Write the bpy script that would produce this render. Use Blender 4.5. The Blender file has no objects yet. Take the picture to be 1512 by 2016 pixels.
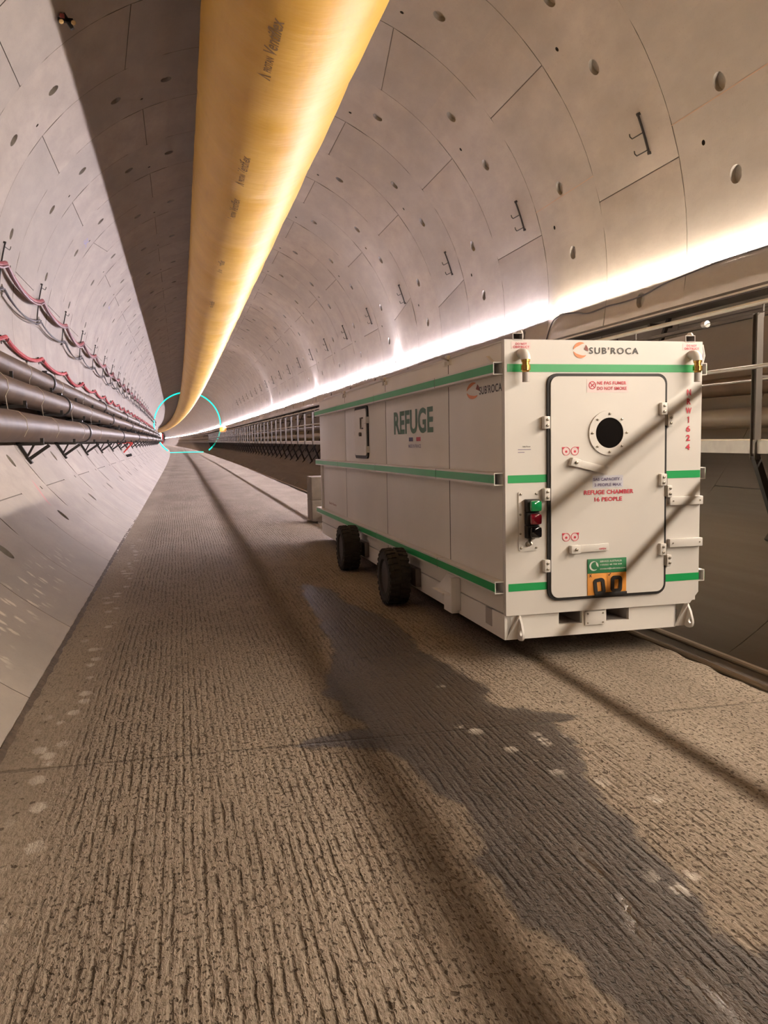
import bpy, bmesh, math, random
import numpy as np
from mathutils import Vector, Matrix
random.seed(7); rng = np.random.default_rng(7)
PI = math.pi
SC = bpy.context.scene
COL = SC.collection

# ------------------------------------------------------------------ camera
F_PX, YAW, PIT, ROL, EYE = 1623.2, .2401, -.0894, -.0171, 1.6
XC, ZC, R0 = 1.6283, 3.9451, 4.7145          # tunnel centre line and radius
YA, P = 9.4868, 2.0272                        # a ring joint and the ring pitch
fw = Vector((math.sin(YAW)*math.cos(PIT), math.cos(YAW)*math.cos(PIT), math.sin(PIT)))
rt = Vector((math.cos(YAW), -math.sin(YAW), 0)); up = rt.cross(fw)
rt2 = math.cos(ROL)*rt + math.sin(ROL)*up; up2 = -math.sin(ROL)*rt + math.cos(ROL)*up
cam = bpy.data.cameras.new('camera'); camo = bpy.data.objects.new('camera', cam); COL.objects.link(camo)
m = Matrix((rt2, up2, -fw)).transposed().to_4x4(); m.translation = (0, 0, EYE)
camo.matrix_world = m
cam.sensor_fit = 'HORIZONTAL'; cam.sensor_width = 36; cam.lens = 36*F_PX/1512
cam.clip_start = .05; cam.clip_end = 2000
SC.camera = camo

# ------------------------------------------------------------------ light and exposure
EXPOSURE = 0.0
STRIP_WARM = ((1.0, .86, .70), 440.0)
STRIP_COOL = ((1.0, .92, 1.04), 535.0)
SC.view_settings.view_transform = 'Standard'; SC.view_settings.look = 'None'
SC.view_settings.exposure = EXPOSURE; SC.view_settings.gamma = 1; SC.view_settings.use_curve_mapping = False
w = bpy.data.worlds.new('world'); SC.world = w; w.use_nodes = True
w.node_tree.nodes['Background'].inputs[0].default_value = (.5, .42, .36, 1)
w.node_tree.nodes['Background'].inputs[1].default_value = .02

def xo(y): return -(max(0., y-40.)**2)/13400. # the tunnel bends gently to the left far away

# ------------------------------------------------------------------ materials
MATS = {}
def mat(name, col, rough=.6, metal=0., noise=0., nscale=8., bump=0., bscale=60., emit=None, estr=0., spec=.5, trans=0., coat=0.):
    if name in MATS: return MATS[name]
    mt = bpy.data.materials.new(name); mt.use_nodes = True; MATS[name] = mt
    nt = mt.node_tree; b = nt.nodes['Principled BSDF']
    b.inputs['Base Color'].default_value = (*col, 1); b.inputs['Roughness'].default_value = rough
    b.inputs['Metallic'].default_value = metal
    b.inputs['Specular IOR Level'].default_value = spec
    if coat: b.inputs['Coat Weight'].default_value = coat
    if trans: b.inputs['Transmission Weight'].default_value = trans
    if emit: b.inputs['Emission Color'].default_value = (*emit, 1); b.inputs['Emission Strength'].default_value = estr
    if noise or bump:
        tc = nt.nodes.new('ShaderNodeTexCoord')
    if noise:
        n = nt.nodes.new('ShaderNodeTexNoise'); n.inputs['Scale'].default_value = nscale; n.inputs['Detail'].default_value = 5
        nt.links.new(tc.outputs['Object'], n.inputs['Vector'])
        r = nt.nodes.new('ShaderNodeMapRange'); r.inputs['From Min'].default_value = .3; r.inputs['From Max'].default_value = .7
        r.inputs['To Min'].default_value = 1-noise; r.inputs['To Max'].default_value = 1+noise*.6
        nt.links.new(n.outputs['Fac'], r.inputs['Value'])
        mx = nt.nodes.new('ShaderNodeVectorMath'); mx.operation = 'SCALE'; mx.inputs[0].default_value = col
        nt.links.new(r.outputs[0], mx.inputs['Scale']); nt.links.new(mx.outputs[0], b.inputs['Base Color'])
    if bump:
        n = nt.nodes.new('ShaderNodeTexNoise'); n.inputs['Scale'].default_value = bscale; n.inputs['Detail'].default_value = 4
        nt.links.new(tc.outputs['Object'], n.inputs['Vector'])
        bp = nt.nodes.new('ShaderNodeBump'); bp.inputs['Strength'].default_value = bump; bp.inputs['Distance'].default_value = .01
        nt.links.new(n.outputs['Fac'], bp.inputs['Height']); nt.links.new(bp.outputs[0], b.inputs['Normal'])
    return mt

class NB:                                     # a small node-graph writer
    def __init__(s, name):
        s.m = bpy.data.materials.new(name); s.m.use_nodes = True; s.nt = s.m.node_tree
        s.b = s.nt.nodes['Principled BSDF']; MATS[name] = s.m
        s.tc = s.nt.nodes.new('ShaderNodeTexCoord')
    def n(s, t, **k):
        nd = s.nt.nodes.new(t)
        for a, v in k.items():
            if a.startswith('i_'):
                key = a[2:].replace('_', ' '); nd.inputs[int(key) if key.isdigit() else key].default_value = v
            else: setattr(nd, a, v)
        return nd
    def l(s, a, b): s.nt.links.new(a, b)
    def mapping(s, scale, loc=(0, 0, 0)):
        mp = s.n('ShaderNodeMapping'); mp.inputs['Scale'].default_value = scale; mp.inputs['Location'].default_value = loc
        s.l(s.tc.outputs['Object'], mp.inputs['Vector']); return mp.outputs[0]
    def noise(s, vec, scale=1., detail=4., rough=.55):
        nd = s.n('ShaderNodeTexNoise'); nd.inputs['Scale'].default_value = scale
        nd.inputs['Detail'].default_value = detail; nd.inputs['Roughness'].default_value = rough
        s.l(vec, nd.inputs['Vector']); return nd.outputs['Fac']
    def rng(s, v, a, b, c=0., d=1.):
        nd = s.n('ShaderNodeMapRange'); nd.inputs['From Min'].default_value = a; nd.inputs['From Max'].default_value = b
        nd.inputs['To Min'].default_value = c; nd.inputs['To Max'].default_value = d
        s.l(v, nd.inputs['Value']); return nd.outputs[0]
    def math(s, op, a, b=None):
        nd = s.n('ShaderNodeMath', operation=op)
        for i, q in enumerate((a, b)):
            if q is None: continue
            if isinstance(q, (int, float)): nd.inputs[i].default_value = q
            else: s.l(q, nd.inputs[i])
        return nd.outputs[0]
    def mix(s, f, a, b):
        nd = s.n('ShaderNodeMix', data_type='RGBA')
        if isinstance(f, (int, float)): nd.inputs[0].default_value = f
        else: s.l(f, nd.inputs[0])
        for i, q in ((6, a), (7, b)):
            if isinstance(q, tuple): nd.inputs[i].default_value = (*q, 1)
            else: s.l(q, nd.inputs[i])
        return nd.outputs[2]
    def bump(s, h, dist, strength=1., prev=None):
        nd = s.n('ShaderNodeBump'); nd.inputs['Strength'].default_value = strength; nd.inputs['Distance'].default_value = dist
        s.l(h, nd.inputs['Height'])
        if prev is not None: s.l(prev, nd.inputs['Normal'])
        return nd.outputs[0]

def lining_material():
    s = NB('precast_concrete')
    at = s.n('ShaderNodeAttribute', attribute_name='seg').outputs['Fac']
    big = s.noise(s.mapping((.7, .7, .7)), 1, 5, .6)
    mid = s.noise(s.mapping((2.6, 1.1, 2.6)), 1, 6, .65)
    c = s.mix(s.rng(big, .3, .7), (.325, .280, .243), (.41, .357, .312))
    c = s.mix(s.rng(mid, .38, .72, 0, .7), c, (.275, .24, .215))
    c = s.mix(s.math('MULTIPLY', at, .4), c, (.27, .25, .235))
    sp = s.noise(s.mapping((45, 45, 45)), 1, 2)
    c = s.mix(s.rng(sp, .64, .74, 0, .35), c, (.22, .19, .17))
    xz = s.n('ShaderNodeSeparateXYZ'); s.l(s.tc.outputs['Object'], xz.inputs[0])
    sweep_ = s.noise(s.mapping((1.5, .25, 9)), 1, 4, .6)      # swept mud plus painted walkway shade at the foot of the right wall
    mud_shade = s.math('MULTIPLY', s.rng(xz.outputs[0], 3.0, 3.6), s.rng(xz.outputs[2], 2.2, 1.2))
    c = s.mix(s.math('MULTIPLY', mud_shade, s.rng(sweep_, .35, .65, .55, .9)), c, (.095, .074, .052))
    c = s.mix(s.math('MULTIPLY', s.rng(xz.outputs[0], 3.0, 3.6), s.rng(xz.outputs[2], 3.4, 2.8, 0, .75)), c, (.115, .092, .075))  # shade below the cable tray painted into the right wall
    band = s.math('MULTIPLY', s.rng(s.math('ABSOLUTE', s.math('SUBTRACT', xz.outputs[2], s.math('ADD', .20, s.math('MULTIPLY', s.noise(s.mapping((.1, 1.5, .1)), 1, 2), .2)))), .16, .05), s.rng(xz.outputs[0], .4, .2))
    band = s.math('MULTIPLY', band, s.math('MULTIPLY', s.rng(xz.outputs[1], 11, 8), s.rng(xz.outputs[1], 2, 4)))
    vo = s.n('ShaderNodeTexVoronoi', feature='F1'); s.l(s.mapping((6, 9, 4)), vo.inputs['Vector']); vo.inputs['Scale'].default_value = 1
    bl = s.rng(s.math('ADD', vo.outputs['Distance'], s.math('MULTIPLY', s.noise(s.mapping((30, 60, 30)), 1, 3), .4)), .54, .42)
    c = s.mix(s.math('MULTIPLY', s.math('MULTIPLY', bl, band), .75), c, (.68, .60, .52))
    s.l(c, s.b.inputs['Base Color']); s.b.inputs['Roughness'].default_value = .82
    s.b.inputs['Specular IOR Level'].default_value = .25
    s.l(s.bump(s.noise(s.mapping((1, 1, 1)), 26, 5), .004, .5), s.b.inputs['Normal'])
    return s.m
def floor_material():
    s = NB('ribbed_wet_concrete')
    x = s.n('ShaderNodeSeparateXYZ'); s.l(s.tc.outputs['Object'], x.inputs[0]); X, Y = x.outputs[0], x.outputs[1]
    wet0 = s.n('ShaderNodeAttribute', attribute_name='wet').outputs['Fac']
    edge = s.noise(s.mapping((7, 4, 1)), 1, 6, .62)
    wd = s.math('ADD', wet0, s.math('MULTIPLY', s.math('SUBTRACT', edge, .5), .24))
    wet = s.rng(wd, .985, 1.03)
    deep = s.rng(wd, 1.0, 1.22)
    puddle = s.n('ShaderNodeAttribute', attribute_name='pool').outputs['Fac']
    # ribs and pits drawn along the road; the ribs fade toward the right
    warp = s.noise(s.mapping((3.5, .55, 1)), 1, 2)
    wx = s.math('ADD', s.math('MULTIPLY', X, 2*PI/.040), s.math('MULTIPLY', warp, 9.))
    wx = s.math('ADD', wx, s.math('MULTIPLY', s.noise(s.mapping((20, 8, 1)), 1, 3), 3.6))
    rib = s.rng(s.math('SINE', wx), -1, .1)                     # narrow grooves between broad backs
    lane = s.math('MULTIPLY', s.rng(X, 1.6, 2.3, 1, .15), s.rng(X, -.72, -.5, .0, 1))
    ribm = s.math('MULTIPLY', s.rng(s.noise(s.mapping((15, 5, 1), (4, 1, 0)), 1, 4, .65), .40, .60, .0, 1), lane)
    ribm = s.math('MULTIPLY', ribm, s.rng(s.noise(s.mapping((.9, .7, 1), (8, 3, 0)), 1, 2), .35, .55, .35, 1))
    rib = s.math('MULTIPLY', s.math('SUBTRACT', rib, 1.), ribm)
    streak = s.noise(s.mapping((60, 12, 1), (1, 5, 0)), 1, 4, .6)
    clump = s.noise(s.mapping((80, 46, 1)), 1, 4, .65)
    reg = s.rng(s.noise(s.mapping((1.1, .8, 1), (5, 2, 0)), 1, 2), .35, .6, .0, .035)
    pn = s.math('ADD', s.noise(s.mapping((64, 40, 1), (3, 9, 0)), 1, 1.5, .5), reg)
    pit = s.math('MULTIPLY', s.rng(pn, .61, .665), s.rng(X, -.7, -.4, .1, 1))
    pn2 = s.rng(s.noise(s.mapping((26, 17, 1), (7, 2, 0)), 1, 2, .5), .66, .71)
    pit = s.math('MAXIMUM', pit, pn2)
    h = s.math('ADD', s.math('MULTIPLY', rib, 1.15), s.math('MULTIPLY', clump, .9))
    h = s.math('ADD', h, s.math('MULTIPLY', streak, .9))
    h = s.math('SUBTRACT', h, s.math('MULTIPLY', pit, .6))
    h = s.math('MULTIPLY', h, s.rng(X, -.75, -.5, .35, 1))
    h = s.math('MULTIPLY', h, s.math('SUBTRACT', 1., s.math('MULTIPLY', puddle, .93)))
    # colour
    big = s.noise(s.mapping((.9, .35, 1)), 1, 5, .6)
    c = s.mix(s.rng(big, .3, .7), (.245, .198, .155), (.345, .285, .225))
    c = s.mix(s.rng(clump, .34, .52, .5, 0), c, (.10, .075, .052))
    c = s.mix(s.rng(rib, -.7, -.1, .6, 0), c, (.105, .08, .058))
    c = s.mix(s.rng(streak, .36, .5, .45, 0), c, (.105, .08, .058))
    c = s.mix(s.math('MULTIPLY', pit, .8), c, (.06, .042, .028))
    dirt = s.noise(s.mapping((1.6, .3, 1), (2, 7, 0)), 1, 4)
    c = s.mix(s.rng(dirt, .5, .8, 0, .6), c, (.15, .115, .085))
    rail_shade = s.rng(s.math('ABSOLUTE', s.math('SUBTRACT', X, .86)), .16, .03)  # top rail's shadow on the road, deepened in the colour
    c = s.mix(s.math('MULTIPLY', rail_shade, .42), c, (.08, .058, .04))
    rail_shade2 = s.rng(s.math('ABSOLUTE', s.math('SUBTRACT', X, 2.39)), .06, .01)  # mid rail's shadow, painted into the road the same way
    c = s.mix(s.math('MULTIPLY', rail_shade2, .5), c, (.09, .065, .045))
    # slab joints across the road every 12 m
    jy = s.math('ABSOLUTE', s.math('SUBTRACT', s.math('PINGPONG', s.math('ADD', Y, s.math('ADD', s.math('MULTIPLY', X, .035), 7.78)), 6.0), 0.))
    jw = s.math('MULTIPLY', s.math('SUBTRACT', s.noise(s.mapping((3, 3, 1)), 1, 4), .5), .05)
    j = s.rng(s.math('ABSOLUTE', s.math('ADD', jy, jw)), .018, 0)
    c = s.mix(s.math('MULTIPLY', j, .55), c, (.08, .06, .045))
    # splashes of light grout beside the left edge and scattered in the wet strip
    vo = s.n('ShaderNodeTexVoronoi', feature='F1'); s.l(s.mapping((7, 5, 1)), vo.inputs['Vector']); vo.inputs['Scale'].default_value = 1
    blot = s.rng(s.math('ADD', vo.outputs['Distance'], s.math('MULTIPLY', s.noise(s.mapping((40, 40, 1)), 1, 3), .35)), .50, .40)
    spl = s.n('ShaderNodeAttribute', attribute_name='splat').outputs['Fac']
    blot = s.math('MULTIPLY', blot, spl)
    # wetness
    dark = s.mix(deep, (.27, .25, .255), (.20, .16, .13))
    mul = s.n('ShaderNodeMix', data_type='RGBA', blend_type='MULTIPLY'); mul.inputs[0].default_value = 1
    s.l(c, mul.inputs[6]); s.l(dark, mul.inputs[7])
    c = s.mix(wet, c, mul.outputs[2])
    c = s.mix(s.math('MULTIPLY', puddle, .55), c, (.075, .05, .032))
    c = s.mix(s.math('MULTIPLY', blot, .75), c, (.52, .46, .40))
    s.l(c, s.b.inputs['Base Color'])
    r = s.rng(wet, 0, 1, .93, .52)
    r = s.math('SUBTRACT', r, s.math('MULTIPLY', puddle, .36))
    s.l(r, s.b.inputs['Roughness'])
    s.l(s.rng(wet, 0, 1, .15, .38), s.b.inputs['Specular IOR Level'])
    gh = s.math('SUBTRACT', 0., s.math('MULTIPLY', j, .25))
    n1 = s.bump(gh, .03, 1.)
    n2 = s.bump(h, .011, .95, n1)
    s.l(n2, s.b.inputs['Normal'])
    return s.m

def duct_material():
    s = NB('yellow_duct_fabric')
    n = s.noise(s.mapping((1, .5, 1)), 1.2, 4)
    c = s.mix(s.rng(n, .3, .7), (.60, .335, .045), (.72, .44, .08))
    st = s.noise(s.mapping((3, .4, 3)), 3, 4)
    c = s.mix(s.rng(st, .55, .8, 0, .3), c, (.46, .23, .05))
    s.l(c, s.b.inputs['Base Color']); s.b.inputs['Roughness'].default_value = .48
    s.b.inputs['Specular IOR Level'].default_value = .35
    wr = s.noise(s.mapping((1.2, 3.2, 1.2)), 1, 3)
    s.l(s.bump(wr, .03, .5), s.b.inputs['Normal'])
    return s.m
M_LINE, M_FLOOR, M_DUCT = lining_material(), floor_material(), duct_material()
M_JOINT = mat('joint_gap', (.13, .105, .09), .9)
M_HOLE = mat('grout_hole', (.05, .04, .035), .9)
M_PLUG = mat('pocket_concrete', (.31, .28, .25), .85, noise=.1, nscale=20)
M_WHITE = mat('white_enamel', (.68, .65, .62), .38, noise=.05, nscale=1.5, spec=.4)
M_WHITE2 = mat('white_side_enamel', (.78, .75, .715), .5, noise=.06, nscale=1.2, spec=.3)
M_DARK = mat('dark_recess', (.04, .035, .03), .8)
M_SEAM = mat('panel_gap', (.05, .04, .035), .9)
M_GREEN = mat('green_tape', (.008, .34, .09), .4, noise=.06, nscale=3)
M_RUB = mat('black_rubber', (.012, .010, .010), .6)
M_TYRE = mat('tyre_rubber', (.028, .024, .021), .85, noise=.3, nscale=12)
M_RIM = mat('dark_rim', (.06, .05, .045), .6, .3)
M_GALV = mat('galvanised_steel', (.40, .37, .34), .45, .55, noise=.12, nscale=9)
M_STEEL = mat('grey_steel', (.22, .19, .17), .5, .5, noise=.15, nscale=6)
M_TRAY = mat('dusty_tray_steel', (.085, .070, .060), .6, .2, noise=.15, nscale=5)
M_RAILP = mat('pale_rail_paint', (.62, .57, .51), .45, noise=.12, nscale=6)
M_BLACK = mat('black_steel', (.022, .018, .016), .6, .2)
M_PIPE = mat('brown_pipe', (.078, .048, .029), .5, noise=.25, nscale=3, spec=.12)
M_PIPE2 = mat('grey_brown_pipe', (.15, .115, .085), .5, noise=.15, nscale=3)
M_COUP = mat('black_coupling', (.016, .013, .013), .5)
M_REDC = mat('red_hose', (.38, .05, .055), .6, noise=.2, nscale=6, spec=.2)
M_PINKC = mat('dusty_red_hose', (.27, .075, .08), .6, noise=.25, nscale=6, spec=.2)
M_CABLE = mat('black_cable', (.03, .022, .025), .5)
M_BRASS = mat('brass', (.70, .42, .12), .25, 1.)
M_PVC = mat('grey_pvc', (.42, .38, .36), .35)
M_PLANK = mat('timber_plank', (.55, .48, .38), .7, noise=.2, nscale=5)
M_INKG = mat('dark_green_ink', (.03, .115, .06), .5)
M_INKR = mat('red_ink', (.55, .028, .06), .5)
M_INKK = mat('black_ink', (.016, .014, .016), .5)
M_INKB = mat('blue_grey_ink', (.16, .13, .24), .5)
M_INKO = mat('orange_ink', (.72, .24, .09), .5)
M_INKM = mat('maroon_ink', (.22, .045, .035), .5)
M_DECW = mat('pale_decal', (.74, .60, .60), .4)
M_DECB = mat('bluish_decal', (.60, .60, .68), .4)
M_SIGNG = mat('green_board', (.035, .20, .085), .4)
M_SIGNO = mat('orange_board', (.72, .30, .05), .5, noise=.1, nscale=20)
M_GLASS = mat('porthole_glass', (.006, .005, .005), .12, spec=.5)
M_BOLT = mat('bolt_zinc', (.33, .29, .24), .35, .8)
M_DUCTINK = mat('duct_ink', (.20, .11, .03), .6)
M_CONC = mat('block_concrete', (.20, .165, .13), .9, noise=.2, nscale=6, bump=.3)
M_REDP = mat('red_paint', (.55, .05, .035), .45)
M_LGREEN = mat('green_lens', (.01, .22, .07), .08, coat=.6)
M_LRED = mat('red_lens', (.24, .006, .02), .08, coat=.6)
M_LBLACK = mat('black_lens', (.006, .006, .008), .08, coat=.6)
M_WARM = mat('warm_light_strip', (.8, .8, .8), .5, emit=STRIP_WARM[0], estr=STRIP_WARM[1])
M_COOL = mat('cool_light_strip', (.8, .8, .8), .5, emit=STRIP_COOL[0], estr=STRIP_COOL[1])
M_WARM = (M_WARM, mat('warm_strip_back', (.8, .8, .8), .5, emit=STRIP_WARM[0], estr=STRIP_WARM[1]*.45))
M_COOL = (M_COOL, mat('cool_strip_back', (.8, .8, .8), .5, emit=STRIP_COOL[0], estr=STRIP_COOL[1]*.45))
M_CYAN = mat('cyan_light_ring', (.05, .5, .45), .5, emit=(.0, .85, .62), estr=1.6)
M_FLOOD = mat('lit_flood_panel', (.8, .8, .8), .5, emit=(1., .97, .93), estr=9)
M_AMBER = mat('amber_lamp', (.8, .3, .05), .4, emit=(1., .42, .08), estr=1.3)

# ------------------------------------------------------------------ mesh helpers
def link(name, me, material=None, parent=None, smooth=None):
    o = bpy.data.objects.new(name, me); COL.objects.link(o)
    if material is not None and not me.materials: me.materials.append(material)
    if parent is not None: o.parent = parent
    if smooth is not None:
        me.polygons.foreach_set('use_smooth', [True]*len(me.polygons)); me.set_sharp_from_angle(angle=math.radians(smooth))
    return o
def tag(o, label=None, cat=None, group=None, kind=None):
    if label: o['label'] = label
    if cat: o['category'] = cat
    if group: o['group'] = group
    if kind: o['kind'] = kind
    return o
def empty(name, loc, label, cat, group=None):
    o = bpy.data.objects.new(name, None); COL.objects.link(o); o.location = loc
    o.empty_display_size = .1
    return tag(o, label, cat, group)
class MB:
    def __init__(s): s.v = []; s.f = []; s.mi = []; s.mats = []
    def _m(s, m):
        if m is None: return 0
        if m not in s.mats: s.mats.append(m)
        return s.mats.index(m)
    def add(s, vs, fs, m=None):
        b = len(s.v); s.v += [tuple(p) for p in vs]; k = s._m(m)
        for q in fs: s.f.append([b+i for i in q]); s.mi.append(k)
        return s
    def box(s, x0, x1, y0, y1, z0, z1, bev=0., m=None, rot=None, piv=None):
        if bev <= 0:
            vs = [(x, y, z) for z in (z0, z1) for y in (y0, y1) for x in (x0, x1)]
            fs = [(0, 2, 3, 1), (4, 5, 7, 6), (0, 1, 5, 4), (2, 6, 7, 3), (0, 4, 6, 2), (1, 3, 7, 5)]
        else:
            bm = bmesh.new(); r = bmesh.ops.create_cube(bm, size=1)
            for v in bm.verts:
                v.co = ((x0+x1)/2+v.co.x*(x1-x0), (y0+y1)/2+v.co.y*(y1-y0), (z0+z1)/2+v.co.z*(z1-z0))
            bmesh.ops.bevel(bm, geom=list(bm.edges), offset=bev, segments=2, affect='EDGES', profile=.6)
            bm.verts.index_update(); vs = [v.co[:] for v in bm.verts]; fs = [[v.index for v in f.verts] for f in bm.faces]; bm.free()
        if rot is not None:
            p = Vector(piv if piv else ((x0+x1)/2, (y0+y1)/2, (z0+z1)/2))
            vs = [tuple(rot @ (Vector(v)-p) + p) for v in vs]
        return s.add(vs, fs, m)
    def tube(s, pts, r, n=12, caps=True, m=None, upv=(0, 0, 1)):
        pts = [Vector(p) for p in pts]; rr = r if isinstance(r, (list, tuple)) else [r]*len(pts)
        vs = []; prev = None
        for i, p in enumerate(pts):
            t = (pts[min(i+1, len(pts)-1)]-pts[max(i-1, 0)]).normalized()
            if prev is None:
                u0 = Vector(upv)
                if abs(t.dot(u0)) > .95: u0 = Vector((1, 0, 0))
                a = t.cross(u0).normalized()
            else: a = (prev - t*prev.dot(t)).normalized()
            prev = a; b = t.cross(a)
            for k in range(n):
                q = 2*PI*k/n; vs.append(p + (a*math.cos(q)+b*math.sin(q))*rr[i])
        fs = [(i*n+k, i*n+(k+1) % n, (i+1)*n+(k+1) % n, (i+1)*n+k) for i in range(len(pts)-1) for k in range(n)]
        if caps: fs += [list(range(n))[::-1], [(len(pts)-1)*n+k for k in range(n)]]
        return s.add(vs, fs, m)
    def bar(s, a, b, wd, ht, m=None):         # rectangular bar between two points
        a, b = Vector(a), Vector(b); t = (b-a).normalized(); u0 = Vector((0, 0, 1))
        if abs(t.dot(u0)) > .95: u0 = Vector((0, 1, 0))
        x = t.cross(u0).normalized()*wd/2; y = x.cross(t).normalized()*ht/2
        vs = [p+sx*x+sy*y for p in (a, b) for sx, sy in ((-1, -1), (1, -1), (1, 1), (-1, 1))]
        return s.add(vs, [(0, 1, 2, 3), (7, 6, 5, 4), (0, 4, 5, 1), (1, 5, 6, 2), (2, 6, 7, 3), (3, 7, 4, 0)], m)
    def lathe(s, prof, org, ax, n=32, m=None, close=False):   # prof = [(r, h)], around axis ax from org
        ax = Vector(ax).normalized(); o = Vector(org); a = ax.orthogonal().normalized(); b = ax.cross(a); vs = []
        for r, h in prof:
            for k in range(n):
                q = 2*PI*k/n; vs.append(o+ax*h+(a*math.cos(q)+b*math.sin(q))*r)
        L = len(prof); fs = [(i*n+k, i*n+(k+1) % n, ((i+1) % L)*n+(k+1) % n, ((i+1) % L)*n+k) for i in range(L if close else L-1) for k in range(n)]
        if not close: fs += [list(range(n))[::-1], [(L-1)*n+k for k in range(n)]]
        return s.add(vs, fs, m)
    def prism(s, poly, axis, a, b, m=None):   # 2-D outline extruded along an axis ('x','y','z')
        def P3(p, h): return {'y': (p[0], h, p[1]), 'x': (h, p[0], p[1]), 'z': (p[0], p[1], h)}[axis]
        n = len(poly); vs = [P3(p, a) for p in poly]+[P3(p, b) for p in poly]
        fs = [list(range(n))[::-1], list(range(n, 2*n))]+[(i, (i+1) % n, n+(i+1) % n, n+i) for i in range(n)]
        return s.add(vs, fs, m)
    def build(s, name, material=None, parent=None, smooth=35, fix=True):
        me = bpy.data.meshes.new(name); me.from_pydata(s.v, [], s.f)
        for mm in s.mats: me.materials.append(mm)
        if s.mats: me.polygons.foreach_set('material_index', s.mi)
        me.update()
        if fix:
            bm = bmesh.new(); bm.from_mesh(me); bmesh.ops.recalc_face_normals(bm, faces=bm.faces); bm.to_mesh(me); bm.free()
        return link(name, me, material, parent, smooth)
def rrect(x0, x1, z0, z1, r, n=6):
    out = []
    for cx, cz, a0 in ((x1-r, z1-r, 0), (x0+r, z1-r, 90), (x0+r, z0+r, 180), (x1-r, z0+r, 270)):
        for k in range(n+1):
            a = math.radians(a0+90*k/n); out.append((cx+r*math.cos(a), cz+r*math.sin(a)))
    return out
def ring_prism(mb, outer, inner, axis, a, b, m=None):
    def P3(p, h): return {'y': (p[0], h, p[1]), 'x': (h, p[0], p[1])}[axis]
    n = len(outer); vs = [P3(p, h) for h in (a, b) for p in outer]+[P3(p, h) for h in (a, b) for p in inner]
    fs = []
    for i in range(n):
        j = (i+1) % n
        fs += [(i, j, n+j, n+i), (2*n+i, 3*n+i, 3*n+j, 2*n+j), (i, 2*n+i, 2*n+j, j), (n+i, n+j, 3*n+j, 3*n+i)]
    return mb.add(vs, fs, m)
def circ(cx, cz, r, n=32, a0=0): return [(cx+r*math.cos(a0+2*PI*k/n), cz+r*math.sin(a0+2*PI*k/n)) for k in range(n)]
def text_mesh(s, width, height, bold=0., spacing=1., ext=.0012, slant=0.):
    cu = bpy.data.curves.new('t', 'FONT'); cu.body = s; cu.size = 1; cu.space_character = spacing
    cu.offset = bold; cu.extrude = 0; cu.align_x = 'CENTER'; cu.shear = slant; cu.resolution_u = 4
    o = bpy.data.objects.new('t', cu); COL.objects.link(o); bpy.context.view_layer.update()
    me = bpy.data.meshes.new_from_object(o.evaluated_get(bpy.context.evaluated_depsgraph_get()))
    bpy.data.objects.remove(o); bpy.data.curves.remove(cu)
    co = np.array([v.co[:] for v in me.vertices]); lo, hi = co.min(0), co.max(0)
    co[:, 0] = ((co[:, 0]-lo[0])/(hi[0]-lo[0])-.5)*width; co[:, 1] = ((co[:, 1]-lo[1])/(hi[1]-lo[1])-.5)*height
    fs = [list(p.vertices) for p in me.polygons]; bpy.data.meshes.remove(me)
    return co[:, :2], fs
def lettering(s, c, w, h, material, parent, face='front', bold=.02, spacing=1.05, name='lettering', ang=0., lift=.003, slant=0.):
    """flat painted letters: c = centre in the parent's space; face 'front' looks to -y, 'left' looks to -x"""
    co, fs = text_mesh(s, w, h, bold, spacing, slant=slant); ca, sa = math.cos(ang), math.sin(ang); mb = MB()
    vs = []
    for x, z in co:
        x, z = x*ca-z*sa, x*sa+z*ca
        vs.append((c[0]+x, c[1]-lift, c[2]+z) if face == 'front' else (c[0]-lift, c[1]-x, c[2]+z))
    mb.add(vs, fs)
    return mb.build(name, material, parent, smooth=None, fix=False)
ORD = ['first', 'second', 'third', 'fourth', 'fifth', 'sixth', 'seventh', 'eighth', 'ninth', 'tenth', 'eleventh', 'twelfth', 'thirteenth', 'fourteenth', 'fifteenth', 'sixteenth', 'seventeenth', 'eighteenth', 'nineteenth', 'twentieth']
def copy_tree(o, parent=None):
    c = o.copy(); COL.objects.link(c); c.parent = parent
    for ch in o.children: copy_tree(ch, c)
    return c
def lin(th, y, off=0.):                       # point on the lining, off metres inside it
    a = math.radians(th); return Vector((XC+xo(y)+(R0-off)*math.cos(a), y, ZC+(R0-off)*math.sin(a)))

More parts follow.
